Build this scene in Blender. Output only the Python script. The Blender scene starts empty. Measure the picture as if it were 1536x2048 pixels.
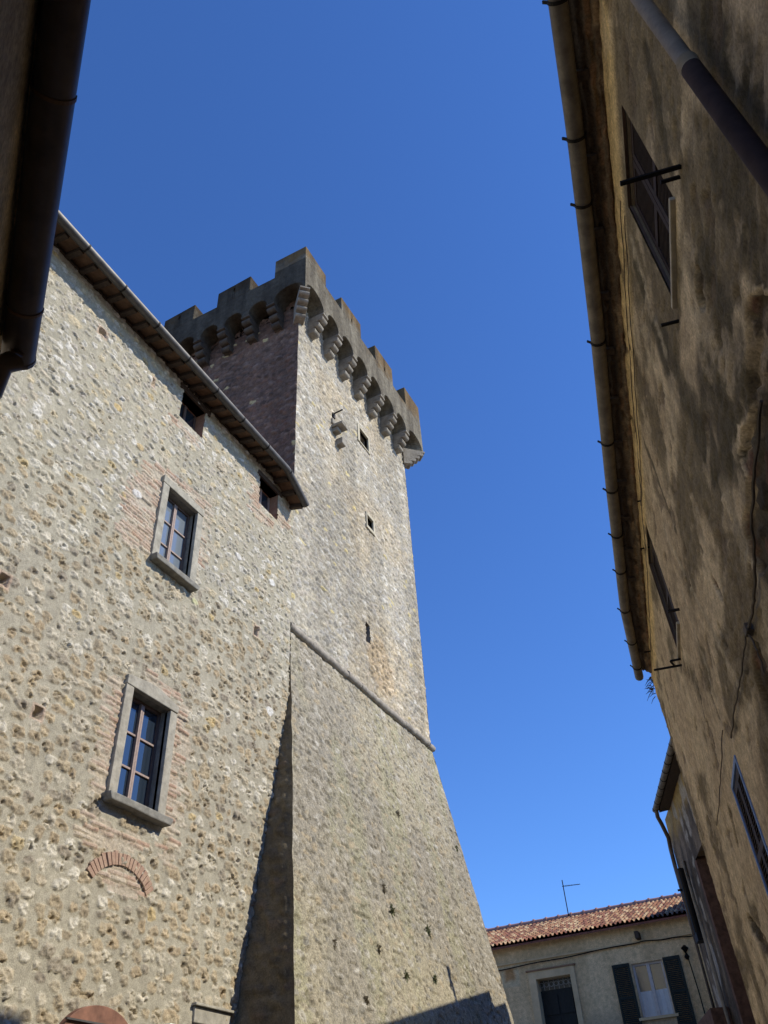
import bpy, bmesh, math, random
import numpy as np
from mathutils import Vector
random.seed(7)
# ------------------------------------------------------------------ camera, sky, sun, exposure
sc = bpy.context.scene
CR = np.array([[0.88607, -0.33479, -0.32034], [0.46072, 0.56048, 0.68813], [-0.05080, -0.75746, 0.65090]])
u_, d_ = np.array([-128., -1894, 1628]), np.array([1090., (1628. ** 2 - 128 * 1090) / 1894, 1628])
u_ /= np.linalg.norm(u_); d_ /= np.linalg.norm(d_); r_ = np.cross(d_, u_); r_ = r_ if r_[0] > 0 else -r_
CR = np.stack([r_, d_, u_])
EYE = np.array([0, 0, 1.6])
cam = bpy.data.cameras.new('camera'); cam_o = bpy.data.objects.new('camera', cam); sc.collection.objects.link(cam_o)
cam.sensor_fit = 'VERTICAL'; cam.sensor_height = 36; cam.sensor_width = 27; cam.lens = 1628 / 2048 * 36
cam.clip_start = 0.05; cam.clip_end = 2000
from mathutils import Matrix
M = Matrix.Identity(4)
for i in range(3):
    M[i][0] = CR[i, 0]; M[i][1] = -CR[i, 1]; M[i][2] = -CR[i, 2]; M[i][3] = EYE[i]
cam_o.matrix_world = M
sc.camera = cam_o
SUN = Vector((1, .35, .85)).normalized()
ELEV = math.asin(SUN.z); AZ = math.atan2(SUN.x, SUN.y)
w = bpy.data.worlds.new('World'); sc.world = w; w.use_nodes = True
nt = w.node_tree; bg = nt.nodes['Background']
sky = nt.nodes.new('ShaderNodeTexSky'); sky.sky_type = 'NISHITA'; sky.sun_disc = False
sky.sun_elevation = ELEV; sky.sun_rotation = AZ
sky.altitude = 300; sky.air_density = 1.0; sky.dust_density = 0.0; sky.ozone_density = 10.0
hs = nt.nodes.new('ShaderNodeHueSaturation'); hs.inputs['Saturation'].default_value = 1.07; hs.inputs['Hue'].default_value = .507
nt.links.new(sky.outputs[0], hs.inputs['Color']); nt.links.new(hs.outputs[0], bg.inputs[0]); bg.inputs[1].default_value = 0.15
sl = bpy.data.lights.new('sun', 'SUN'); so = bpy.data.objects.new('sun', sl); sc.collection.objects.link(so)
sl.energy = 3.75; sl.angle = math.radians(.53); sl.color = (1, .93, .79)
so.rotation_euler = SUN.to_track_quat('Z', 'Y').to_euler()
sc.view_settings.view_transform = 'Standard'; sc.view_settings.look = 'None'
sc.view_settings.exposure = 0.52; sc.view_settings.gamma = 1
# ------------------------------------------------------------------ helpers
C = sc.collection
def ray(px, py):
    return CR @ np.array([px - 768., py - 1024., 1628.])
def hit(px, py, n, dd):
    n = np.array(n, float); v = ray(px, py); return EYE + v * ((dd - n @ EYE) / (n @ v))
def tag(o, label=None, cat=None, group=None, kind=None):
    for k, v in (('label', label), ('category', cat), ('group', group), ('kind', kind)):
        if v: o[k] = v
    return o
def thing(name, label, cat, loc=(0, 0, 0), group=None):
    o = bpy.data.objects.new(name, None); C.objects.link(o); o.location = loc; o.empty_display_size = .2
    return tag(o, label, cat, group)
def origin(o):
    p = Vector((0, 0, 0))
    while o is not None: p = p + o.location; o = o.parent
    return p
class Fr:
    """local frame: a along, b up, c out of the wall"""
    def __init__(s, O, a, b, c): s.O, s.a, s.b, s.c = [np.array(x, float) for x in (O, a, b, c)]
    def __call__(s, a, b, c): return s.O + s.a * a + s.b * b + s.c * c
    def arr(s, a, b, c): return s.O + a[..., None] * s.a + b[..., None] * s.b + c[..., None] * s.c
WORLD = Fr((0, 0, 0), (1, 0, 0), (0, 0, 1), (0, -1, 0))
class MB:
    def __init__(s, fr=WORLD): s.v, s.f, s.fr = [], [], fr
    def pts(s, P): 
        k = len(s.v); s.v += [tuple(p) for p in P]; return k
    def hexa(s, P):   # 8 points: bottom ring then top ring
        k = s.pts(P)
        s.f += [tuple(k + i for i in q) for q in ((0, 3, 2, 1), (4, 5, 6, 7), (0, 1, 5, 4), (1, 2, 6, 5), (2, 3, 7, 6), (3, 0, 4, 7))]
        return s
    def box(s, a0, a1, b0, b1, c0, c1):
        F = s.fr
        return s.hexa([F(a0, b0, c0), F(a1, b0, c0), F(a1, b0, c1), F(a0, b0, c1), F(a0, b1, c0), F(a1, b1, c0), F(a1, b1, c1), F(a0, b1, c1)])
    def quad(s, P): k = s.pts(P); s.f.append(tuple(range(k, k + len(P)))); return s
    def prism(s, poly, c0, c1, inner=None):   # poly in (a,b); extruded along c
        F = s.fr; n = len(poly); inner = inner or poly
        k = s.pts([F(a, b, c1) for a, b in poly] + [F(a, b, c0) for a, b in inner])
        s.f.append(tuple(range(k, k + n))); s.f.append(tuple(range(k + 2 * n - 1, k + n - 1, -1)))
        for i in range(n): j = (i + 1) % n; s.f.append((k + i, k + j, k + n + j, k + n + i))
        return s
    def bar(s, p, q, w, h, up=(0, 0, 1)):
        p, q = Vector(p), Vector(q); d = (q - p).normalized(); x = d.cross(Vector(up))
        x = (x if x.length > 1e-4 else d.cross(Vector((1, 0, 0)))).normalized(); y = x.cross(d)
        o = [(-w / 2, -h / 2), (w / 2, -h / 2), (w / 2, h / 2), (-w / 2, h / 2)]
        return s.hexa([p + x * i + y * j for i, j in o] + [q + x * i + y * j for i, j in o])
    def tube(s, path, r, n=12, a0=0, a1=2 * math.pi, up=(0, 0, 1), cap=True, thick=0):
        path = [Vector(p) for p in path]; full = abs(a1 - a0 - 2 * math.pi) < 1e-6; m = n if full else n + 1
        rings = []
        for i, p in enumerate(path):
            d = (path[min(i + 1, len(path) - 1)] - path[max(i - 1, 0)]).normalized()
            x = d.cross(Vector(up)); x = (x if x.length > 1e-3 else d.cross(Vector((1, 0, 0)))).normalized(); y = x.cross(d)
            rr = r[i] if isinstance(r, (list, tuple)) else r
            ring = [p + (x * math.cos(t) + y * math.sin(t)) * rr for t in [a0 + (a1 - a0) * j / n for j in range(m)]]
            if thick: ring += [p + (x * math.cos(t) + y * math.sin(t)) * (rr - thick) for t in [a1 - (a1 - a0) * j / n for j in range(m)]]
            rings.append(s.pts(ring)); L = len(ring)
        closed = full or thick
        for i in range(len(path) - 1):
            for j in range(L if closed else L - 1):
                k = (j + 1) % L; s.f.append((rings[i] + j, rings[i] + k, rings[i + 1] + k, rings[i + 1] + j))
        if cap and closed:
            s.f.append(tuple(rings[0] + j for j in range(L))); s.f.append(tuple(rings[-1] + L - 1 - j for j in range(L)))
        return s
    def build(s, name, mat, parent=None, bevel=0, smooth=False):
        me = bpy.data.meshes.new(name); O = origin(parent) if parent else Vector((0, 0, 0))
        me.from_pydata([(p[0] - O.x, p[1] - O.y, p[2] - O.z) for p in s.v], [], s.f)
        bm = bmesh.new(); bm.from_mesh(me); bmesh.ops.recalc_face_normals(bm, faces=bm.faces); bm.to_mesh(me); bm.free()
        if mat: me.materials.append(mat)
        o = bpy.data.objects.new(name, me); C.objects.link(o); o.parent = parent
        if smooth:
            for p in me.polygons: p.use_smooth = True
            me.set_sharp_from_angle(angle=math.radians(40))
        if bevel:
            b = o.modifiers.new('bevel', 'BEVEL'); b.width = bevel; b.segments = 2; b.limit_method = 'ANGLE'
        return o
# ---------------- numpy noise
def h2(ix, iy, seed):
    ix = ix.astype(np.int64); iy = iy.astype(np.int64)
    h = (ix * 374761393 + iy * 668265263 + seed * 1442695041) & 0xffffffff
    h = ((h ^ (h >> 13)) * 1274126177) & 0xffffffff
    h = ((h ^ (h >> 15)) * 668265263) & 0xffffffff
    return (h ^ (h >> 16)) / 4294967296.
def vn(x, y, seed=0):
    ix, iy = np.floor(x), np.floor(y); fx, fy = x - ix, y - iy
    fx = fx * fx * fx * (fx * (fx * 6 - 15) + 10); fy = fy * fy * fy * (fy * (fy * 6 - 15) + 10)
    a, b, c, d = h2(ix, iy, seed), h2(ix + 1, iy, seed), h2(ix, iy + 1, seed), h2(ix + 1, iy + 1, seed)
    return (a * (1 - fx) + b * fx) * (1 - fy) + (c * (1 - fx) + d * fx) * fy
def fbm(x, y, seed=0, o=4):
    s = 0; a = .5; t = 0
    for i in range(o): s = s + a * vn(x, y, seed + i * 17); t += a; a *= .5; x = x * 2.03 + 3.1; y = y * 2.03 + 1.7
    return s / t
def ss(e0, e1, x):
    t = np.clip((x - e0) / (e1 - e0), 0, 1); return t * t * (3 - 2 * t)
def mixc(a, b, t): return a * (1 - t[..., None]) + b * t[..., None]
def stones(A, B, cw, ch, seed, lo=.55, hi=1.05, present=.9, warp=.04, rough=.5, nf=9):
    A = A + warp * (fbm(A * 3, B * 3, seed + 50, 3) - .5) * 2; B = B + warp * (fbm(A * 2.4 + 9, B * 2.4, seed + 60, 3) - .5) * 2
    row = np.floor(B / ch); best = np.full(A.shape, 9.); R1 = np.zeros(A.shape); R2 = R1.copy(); R3 = R1.copy()
    for dr in (-1, 0, 1):
        rr = row + dr; off = h2(rr, rr * 0 + 5, seed); ci0 = np.floor(A / cw - off)
        for dc in (-1, 0, 1):
            ci = ci0 + dc
            r1, r2, r3, r4 = [h2(ci, rr, seed + q) for q in (1, 2, 3, 4)]
            ca = (ci + .5 + off + (r1 - .5) * .45) * cw; cb = (rr + .5 + (r2 - .5) * .4) * ch
            ra = cw * .5 * (lo + (hi - lo) * r3); rb = ch * .5 * (lo + (hi - lo) * r4) * 1.02
            th = (r1 - .5) * .5; x = (A - ca) + th * (B - cb); y = (B - cb) - th * (A - ca)
            d = (np.abs(x / ra) ** 2.5 + np.abs(y / rb) ** 2.5) ** .4
            d = np.where(h2(ci, rr, seed + 9) < present, d, 9.)
            m = d < best; best = np.where(m, d, best)
            R1 = np.where(m, h2(ci, rr, seed + 21), R1); R2 = np.where(m, h2(ci, rr, seed + 22), R2); R3 = np.where(m, h2(ci, rr, seed + 23), R3)
    best = best + rough * (fbm(A * nf, B * nf, seed + 70, 3) - .5) * 2
    return best, R1, R2, R3
def pick(r, cols):
    cols = np.array(cols); return cols[np.minimum((r * len(cols)).astype(int), len(cols) - 1)]
def bricks(A, B, bw=.26, bh=.062, seed=3):
    row = np.floor(B / bh); off = h2(row, row * 0, seed); x = A / bw + off; ci = np.floor(x)
    fx, fy = x - ci, B / bh - row
    m = ss(0, .07, fx) * ss(1, .93, fx) * ss(0, .2, fy) * ss(1, .8, fy)
    return m, h2(ci, row, seed + 1), h2(ci, row, seed + 2)
def axis(lo, hi, step, snaps=(), fine=None, coarse=None):
    if fine:
        x = np.concatenate([np.arange(lo, fine[0], coarse), np.arange(max(lo, fine[0]), min(hi, fine[1]), step), np.arange(fine[1], hi, coarse) if fine[1] < hi else [], [hi]])
    else: x = np.linspace(lo, hi, int(round((hi - lo) / step)) + 1)
    x = np.unique(x)
    for s_ in snaps: x[np.argmin(abs(x - s_))] = s_
    return np.unique(x)
def grid_mesh(name, mat, parent, P, col=None, keep=None, smooth=True):
    """P: (na, nb, 3) world points; col (na, nb, 3) albedo; keep (na-1, nb-1) faces kept"""
    na, nb = P.shape[:2]; idx = np.arange(na * nb).reshape(na, nb)
    q = np.stack([idx[:-1, :-1], idx[1:, :-1], idx[1:, 1:], idx[:-1, 1:]], -1).reshape(-1, 4)
    if keep is not None: q = q[keep.reshape(-1)]
    O = np.array(origin(parent)) if parent else np.zeros(3)
    me = bpy.data.meshes.new(name); co = (P.reshape(-1, 3) - O).astype(np.float32)
    me.vertices.add(len(co)); me.vertices.foreach_set('co', co.ravel())
    me.loops.add(q.size); me.loops.foreach_set('vertex_index', q.ravel().astype(np.int32))
    me.polygons.add(len(q)); me.polygons.foreach_set('loop_start', np.arange(0, q.size, 4, dtype=np.int32))
    if col is not None:
        at = me.attributes.new('Col', 'FLOAT_COLOR', 'POINT'); c4 = np.ones((len(co), 4), np.float32); c4[:, :3] = np.clip(col, .005, .9).reshape(-1, 3)
        at.data.foreach_set('color', c4.ravel())
    me.update(calc_edges=True); me.validate()
    if smooth: me.polygons.foreach_set('use_smooth', np.ones(len(me.polygons), dtype=bool))
    me.materials.append(mat)
    o = bpy.data.objects.new(name, me); C.objects.link(o); o.parent = parent
    return o
# ---------------- materials
def new_mat(name):
    m = bpy.data.materials.new(name); m.use_nodes = True; t = m.node_tree
    return m, t, t.nodes['Principled BSDF']
def nz(t, scale, detail=5, rough=.6, stretch=None, coord=None):
    n = t.nodes.new('ShaderNodeTexNoise'); n.inputs['Scale'].default_value = scale; n.inputs['Detail'].default_value = detail; n.inputs['Roughness'].default_value = rough
    tc = t.nodes.new('ShaderNodeNewGeometry')
    if stretch:
        mp = t.nodes.new('ShaderNodeMapping'); mp.inputs['Scale'].default_value = stretch; t.links.new(tc.outputs['Position'], mp.inputs[0]); t.links.new(mp.outputs[0], n.inputs['Vector'])
    else: t.links.new(tc.outputs['Position'], n.inputs['Vector'])
    return n
def ramp(t, src, stops):
    r = t.nodes.new('ShaderNodeValToRGB'); e = r.color_ramp.elements
    while len(e) < len(stops): e.new(.5)
    for k, (p, c) in zip(e, stops): k.position = p; k.color = (*c, 1) if len(c) == 3 else c
    t.links.new(src, r.inputs[0]); return r
def mul(t, a, b, fac=1.0, mode='MULTIPLY'):
    m = t.nodes.new('ShaderNodeMix'); m.data_type = 'RGBA'; m.blend_type = mode; m.inputs[0].default_value = fac
    for s_, i in ((a, 6), (b, 7)):
        if hasattr(s_, 'is_output'): t.links.new(s_, m.inputs[i])
        else: m.inputs[i].default_value = (*s_, 1)
    return m.outputs[2]
def bump(t, b, src, dist, strength=1.0, prev=None):
    n = t.nodes.new('ShaderNodeBump'); n.inputs['Distance'].default_value = dist; n.inputs['Strength'].default_value = strength
    t.links.new(src, n.inputs['Height'])
    if prev: t.links.new(prev, n.inputs['Normal'])
    t.links.new(n.outputs[0], b.inputs['Normal']); return n.outputs[0]
def attr_mat(name, s1=60, s2=14, dist=.006, amp=.35, rough=.95):
    m, t, b = new_mat(name); a = t.nodes.new('ShaderNodeAttribute'); a.attribute_name = 'Col'
    n1, n2 = nz(t, s1, 6, .7), nz(t, s2, 5)
    lo, hi = 1 - amp, 1 + amp
    c = mul(t, a.outputs['Color'], ramp(t, n1.outputs[0], [(.3, (lo, lo, lo)), (.7, (hi, hi, hi))]).outputs[0])
    c = mul(t, c, ramp(t, n2.outputs[0], [(.3, (1 - amp * .5,) * 3), (.7, (1 + amp * .5,) * 3)]).outputs[0])
    t.links.new(c, b.inputs['Base Color']); b.inputs['Roughness'].default_value = rough; b.inputs['Specular IOR Level'].default_value = .2
    bump(t, b, n1.outputs[0], dist); return m
def mat(name, col, rough=.8, metal=0, var=.25, scale=12, dist=0.0, stretch=None, col2=None, spec=.3, det=5):
    m, t, b = new_mat(name); n = nz(t, scale, det, .65, stretch)
    c2 = col2 or tuple(x * (1 - var) for x in col); c1 = col if col2 else tuple(min(x * (1 + var), .95) for x in col)
    r = ramp(t, n.outputs[0], [(.32, c2), (.68, c1)]); t.links.new(r.outputs[0], b.inputs['Base Color'])
    b.inputs['Roughness'].default_value = rough; b.inputs['Metallic'].default_value = metal; b.inputs['Specular IOR Level'].default_value = spec
    if dist: 
        n3 = nz(t, scale * 4, 5, .7, stretch); bump(t, b, n3.outputs[0], dist)
    return m
m_rubble = attr_mat('rubble_masonry', 70, 16, .012, .35)
m_shaft = attr_mat('tower_masonry', 45, 11, .012, .35)
m_base = attr_mat('tower_base_masonry', 38, 90, .018, .5)
m_plaster = attr_mat('old_plaster', 55, 9, .006, .42)
m_frame = mat('grey_sandstone', (.32, .295, .235), .9, 0, .3, 7, .008)
m_sill = mat('dark_sandstone', (.20, .19, .16), .9, 0, .3, 11, .004)
m_wood = mat('brown_joinery', (.11, .075, .06), .65, 0, .25, 30, .002, (1, 1, .2))
m_woodpale = mat('sunbleached_joinery', (.30, .225, .19), .7, 0, .2, 30, .002)
m_soffit = mat('dark_soffit_tile', (.17, .10, .06), .9, 0, .35, 6, .002)
m_rafter = mat('dark_rafter_wood', (.06, .042, .03), .85, 0, .3, 25, .003)
m_terra = mat('terracotta_tile', (.27, .155, .09), .9, 0, .3, 5, .002)
m_zinc = mat('grey_zinc', (.085, .08, .075), .5, .3, .3, 6)
m_gutter = mat('weathered_gutter', (.17, .15, .125), .55, .3, .35, 7, .001, (1, 1, 1), None)
m_copper = mat('dark_brown_gutter', (.10, .075, .06), .42, .2, .35, 5)
m_pipe = mat('dark_brown_pipe', (.05, .033, .028), .8, 0, .3, 9, spec=.15)
m_iron = mat('black_iron', (.014, .012, .011), .6, .5, .3, 30)
m_dark = mat('dark_interior', (.012, .011, .011), .9)
m_brick = mat('red_brick', (.38, .25, .17), .9, 0, .35, 9, .008, col2=(.29, .15, .10))
m_mortarbrick = mat('orange_brick', (.42, .30, .21), .9, 0, .35, 13, .010, col2=(.31, .185, .13))
m_corbel = mat('pale_corbel_stone', (.33, .30, .245), .92, 0, .3, 5, .012, col2=(.16, .14, .11))
m_cord = mat('cordon_stone', (.30, .265, .215), .9, 0, .3, 5, .012)
m_cable = mat('grey_cable', (.10, .08, .06), .8)
m_cream = mat('pale_frame_stone', (.44, .395, .29), .9, 0, .15, 8, .004)
def glass_mat(name, col=(.02, .03, .045)):
    m, t, b = new_mat(name); b.inputs['Base Color'].default_value = (*col, 1); b.inputs['Roughness'].default_value = .04; b.inputs['IOR'].default_value = 2.1
    n = nz(t, 2.5, 2); bump(t, b, n.outputs[0], .004, .5); return m
m_glass = glass_mat('window_glass')
m_glass_light = glass_mat('curtained_glass', (.16, .19, .22)); m_glass_old = glass_mat('dim_glass', (.10, .11, .10))
# parapet: weathered render with ochre lichen on the exposed tops
def parapet_mat(name, k):
    m, t, b = new_mat(name); n1 = nz(t, 7, 7, .7); n2 = nz(t, 1.4, 4, .6); n3 = nz(t, 40, 5, .7)
    c = ramp(t, n1.outputs[0], [(.3, (.125 * k, .11 * k, .082 * k)), (.7, (.27 * k, .24 * k, .18 * k))]).outputs[0]
    g = t.nodes.new('ShaderNodeNewGeometry'); sp = t.nodes.new('ShaderNodeSeparateXYZ'); t.links.new(g.outputs['Position'], sp.inputs[0])
    ma = t.nodes.new('ShaderNodeMath'); ma.operation = 'MULTIPLY_ADD'; t.links.new(n2.outputs[0], ma.inputs[0]); ma.inputs[1].default_value = 2.4; 
    mb = t.nodes.new('ShaderNodeMath'); mb.operation = 'SUBTRACT'; t.links.new(sp.outputs[2], mb.inputs[0]); mb.inputs[1].default_value = 22.75; t.links.new(mb.outputs[0], ma.inputs[2])
    r = ramp(t, ma.outputs[0], [(.45, (0, 0, 0)), (.95, (1, 1, 1))])
    mx = t.nodes.new('ShaderNodeMix'); mx.data_type = 'RGBA'; t.links.new(r.outputs[0], mx.inputs[0]); t.links.new(c, mx.inputs[6]); mx.inputs[7].default_value = (.17 * k, .115 * k, .055 * k, 1)
    n4 = nz(t, 1.0, 5, .6, (2.2, 2.2, .35)); t.links.new(mul(t, mx.outputs[2], ramp(t, n4.outputs[0], [(.38, (.62, .6, .58)), (.58, (1.1, 1.1, 1.08))]).outputs[0]), b.inputs['Base Color']); b.inputs['Roughness'].default_value = .95; b.inputs['Specular IOR Level'].default_value = .2
    bp = bump(t, b, n1.outputs[0], .06, 1); bump(t, b, n3.outputs[0], .03, 1, bp); return m
m_parapet = parapet_mat('parapet_stone', .95); m_parapet_shade = parapet_mat('shade_darkened_parapet', .42); m_corbel_shade = mat('shade_darkened_corbel', (.10, .085, .065), .92, 0, .3, 5, .012, col2=(.05, .042, .034))  # darker copies: shade of the street-facing tower side put into the colour
# ------------------------------------------------------------------ ground
def ground_z(y): return 4.1 * ss(3., 25., y)
ga, gb = np.meshgrid(np.concatenate([np.linspace(-400, -16, 10), np.linspace(-15, 15, 61), np.linspace(16, 400, 10)]), np.concatenate([np.linspace(-400, -12, 10), np.linspace(-10, 32, 85), np.linspace(36, 500, 10)]), indexing='ij')
m_street, t, b = new_mat('stone_paving')
vo = t.nodes.new('ShaderNodeTexVoronoi'); vo.feature = 'DISTANCE_TO_EDGE'; vo.inputs['Scale'].default_value = 5
geo = t.nodes.new('ShaderNodeNewGeometry'); t.links.new(geo.outputs['Position'], vo.inputs['Vector'])
c = ramp(t, nz(t, 9).outputs[0], [(.3, (.28, .26, .22)), (.7, (.46, .42, .36))]).outputs[0]
c = mul(t, c, ramp(t, vo.outputs[0], [(.0, (.35, .33, .3)), (.06, (1, 1, 1))]).outputs[0]); t.links.new(c, b.inputs['Base Color']); b.inputs['Roughness'].default_value = .85
bump(t, b, vo.outputs[0], .03)
g = grid_mesh('street', m_street, None, np.stack([ga, gb, ground_z(gb) + .02 * (fbm(ga * .7, gb * .7, 5) - .5)], -1)); g['kind'] = 'structure'
# ------------------------------------------------------------------ STONE HOUSE (left)
SX = -7.2
FL = Fr((SX, 0, 0), (0, 1, 0), (0, 0, 1), (1, 0, 0))
house = thing('stone_house', 'tall rubble stone house joined to the castle tower, with framed windows and tiled eaves', 'house', (SX, 6, 0))
W1 = (7.24, 7.985, 9.20, 10.66); W2 = (7.19, 7.95, 5.555, 7.02)
A1 = (7.235, 7.885, 12.38, 13.05); A2 = (9.70, 10.355, 12.23, 12.91)
WALL_END = 10.98; WALL_TOP = 13.28
ya = axis(-7, WALL_END, .0125, [W1[0], W1[1], W2[0], W2[1], A1[0], A1[1], A2[0], A2[1]], (2.9, 11.2), .12)
za = axis(-.6, WALL_TOP, .0125, [W1[2], W1[3], W2[2], W2[3], A1[2], A1[3], A2[2], A2[3]], (2.5, 14), .12)
A, B = np.meshgrid(ya, za, indexing='ij')
hi = ss(8.2, 10.5, B + .6 * (fbm(A * .8, B * .8, 4) - .5))               # upper storeys: smaller, paler stones
dA, a1, a2, a3 = stones(A, B, .215, .150, 11, .66, 1.12, .96, .04, .42, 13)
dB, b1, b2, b3 = stones(A, B, .19, .125, 31, .55, 1.15, .94, .04, .48, 14)
d = np.where(hi > .5, dB, dA); r1 = np.where(hi > .5, b1, a1); r2 = np.where(hi > .5, b2, a2); r3 = np.where(hi > .5, b3, a3)
dC, c1, c2, c3 = stones(A, B, .46, .30, 131, .5, .85, .09, .05, .35, 7); bigm = dC < 1.05; d = np.where(bigm, dC, d); r1 = np.where(bigm, c1, r1); r2 = np.where(bigm, c2, r2); r3 = np.where(bigm, c3, r3)
mask = ss(1.05, .70, d)
fine = fbm(A * 21, B * 23, 81, 5); pit = ss(.63, .72, fbm(A * 15, B * 17, 91, 3)); med = fbm(A * 8, B * 9, 83, 3)
mort_h = .010 * (fbm(A * 5, B * 5, 71, 3) - .5) + .007 * (fine - .5)
st_h = .008 + .014 * r2 * (1 - np.minimum(d, 1) ** 3) + (.056 - .010 * hi) * (fine - .5) + .020 * (med - .5) - .036 * pit * (r3 > .4)
H = mort_h * (1 - mask) + st_h * mask
col_m = mixc(np.array([.395, .358, .268]) * np.ones(A.shape + (3,)), np.array([.315, .286, .215]), fbm(A * .9, B * .9, 61, 4))
col_m = col_m * (1 + .22 * (fbm(A * 9, B * 9, 62, 4) - .5)[..., None])
pl = pick(r1, [(.47, .40, .29), (.34, .265, .17), (.54, .49, .39), (.30, .24, .16), (.42, .33, .21), (.60, .56, .47), (.26, .22, .17), (.46, .41, .32), (.38, .29, .18)])
ph = pick(r1, [(.60, .56, .49), (.48, .44, .36), (.38, .36, .32), (.54, .45, .30), (.66, .63, .57), (.46, .40, .31), (.54, .50, .43), (.42, .38, .33)])
col_s = np.where((hi > .5)[..., None], ph, pl) * (.60 + .74 * fine)[..., None]
col_s = np.where((r3 > .985)[..., None], np.array([.50, .38, .19]) * (.6 + .8 * fine)[..., None], col_s)
col_s = mixc(col_s, col_m, .18 + .3 * a2) * np.array([1.01, 1.0, .97])
col = mixc(col_m, col_s, mask)
# brick repairs round the openings
bm_, br1, br2 = bricks(A, B)
bh_, bw_ = .062, .26; rw_ = np.floor(B / bh_); of_ = h2(rw_, rw_ * 0, 3); Ac = (np.floor(A / bw_ + of_) + .5 - of_) * bw_; Bc = (rw_ + .5) * bh_
A0, B0 = A, B; A, B = Ac, Bc
def region(a0, a1_, b0, b1_, e=.25):
    n = .45 * (fbm(A * 2.6, B * 2.6, 77, 4) - .5)
    return np.clip(np.minimum(np.minimum(A - a0, a1_ - A), np.minimum(B - b0, b1_ - B)) / e + n / e, 0, 1)
reg = np.maximum.reduce([region(6.35, 7.3, 9.05, 11.0), region(7.9, 8.5, 9.6, 11.05) * .8, region(6.6, 8.4, 10.75, 11.15) * .8, region(6.7, 7.25, 5.5, 7.35) * .9, region(7.9, 8.5, 4.9, 7.3) * .9,
                         region(6.8, 8.3, 7.1, 7.5), region(6.7, 8.0, 4.95, 5.35) * .8, region(6.85, 8.0, 11.95, 12.4) * .7, region(9.2, 10.5, 11.8, 12.25) * .8, region(9.35, 9.75, 12.1, 12.9), region(10.3, 10.9, 12.0, 13.0) * .7])
reg = np.maximum(reg, np.clip(1.4 - np.hypot((A - 7.5) / .46, (B - 4.66) / .14) + .5 * (fbm(A * 5, B * 5, 78, 3) - .5), 0, 1)); reg = np.maximum(reg, np.clip(1.5 - np.hypot((A - 7.15) / .40, (B - 5.07) / .14) + .8 * (fbm(A * 5, B * 5, 76, 3) - .5), 0, 1)); A, B = A0, B0; reg = ss(.36, .46, reg); vis = bm_ * ss(.25, .5, fbm(A * 3, B * 7, 79, 3) + .35 * (br2 - .5))
bcol = pick(br1, [(.42, .30, .22), (.45, .34, .26), (.38, .24, .17), (.48, .40, .30)]); bcol = bcol * (.85 + .3 * fine)[..., None]
bc = mixc(mixc(col_m, np.array([.46, .38, .29]), .6 * np.ones(A.shape)), bcol, vis)
col = mixc(col, bc, reg * .78); H = H * (1 - reg) + reg * (mort_h - .004 + .020 * vis * (.4 + br2) + .016 * (fine - .5))
# scattered bright dressed blocks and little putlog holes
for (py_, pz_, rad, c_) in ((10.28, 10.63, .11, (.6, .58, .53)), (10.38, 8.05, .12, (.58, .56, .5)), (9.2, 10.55, .1, (.58, .55, .5)), (6.62, 10.05, .1, (.6, .57, .52)), (5.9, 11.3, .1, (.48, .36, .18)), (6.5, 10.95, .09, (.47, .36, .2)), (8.2, 9.0, .08, (.5, .48, .28))):
    dd = np.hypot(A - py_, (B - pz_) * 1.5) / rad + .5 * (fbm(A * 9, B * 9, 15, 3) - .5); k = ss(1.1, .8, dd); col = mixc(col, np.array(c_) * (.8 + .4 * fine)[..., None], k); H = H * (1 - k) + k * (.022 + .03 * (fine - .5))
for (py_, pz_, sy, sz) in ((5.28, 12.48, .07, .06), (6.515, 12.53, .025, .09), (9.876, 9.362, .05, .08), (5.82, 6.09, .06, .06), (4.91, 7.38, .06, .07)):
    k = ss(1.15, .9, np.maximum(abs(A - py_) / sy, abs(B - pz_) / sz)); H = H * (1 - k) - .11 * k
    k2 = ss(1.9, 1.4, np.maximum(abs(A - py_) / sy, abs(B - pz_) / sz)) * (1 - k); col = mixc(col, np.array([.46, .33, .24]), .7 * k2)
cA, cB = (A[:-1, :-1] + A[1:, 1:]) / 2, (B[:-1, :-1] + B[1:, 1:]) / 2
keep = np.ones(cA.shape, bool)
for (p0, p1, q0, q1) in (W1, W2, A1, A2): keep &= ~((cA > p0) & (cA < p1) & (cB > q0) & (cB < q1))
H = np.where(A > WALL_END - .02, np.minimum(H, -.03), H)
grid_mesh('wall', m_rubble, house, FL.arr(A, B, H), col, keep)
MB(FL).box(WALL_END - .45, WALL_END - .004, -.6, WALL_TOP - .02, -.55, -.06).box(-7, WALL_END - .5, WALL_TOP - .25, WALL_TOP - .03, -.5, -.35).build('end_wall', m_frame, house)
MB(FL).quad([FL(-7, -.6, 0), FL(-7, WALL_TOP, 0), FL(-7, WALL_TOP, -7), FL(-7, -.6, -7)]).quad([FL(-7, -.6, -7), FL(-7, WALL_TOP, -7), FL(WALL_END, WALL_TOP, -7), FL(WALL_END, -.6, -7)]).build('back_wall', m_frame, house)
def reveal(fr, o, depth, matl, parent, name='reveal', back=None):
    a0, a1_, b0, b1_ = o; k = MB(fr); t_ = .06
    k.box(a0 - t_, a0, b0, b1_, -depth, -.012).box(a1_, a1_ + t_, b0, b1_, -depth, -.012).box(a0 - t_, a1_ + t_, b1_, b1_ + t_, -depth, -.012).box(a0 - t_, a1_ + t_, b0 - t_, b0, -depth, -.012)
    r = k.build(name, matl, parent)
    MB(fr).box(a0 - t_, a1_ + t_, b0 - t_, b1_ + t_, -depth - .06, -depth - .003).build('dark_room', m_dark, parent)
    return r
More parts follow.
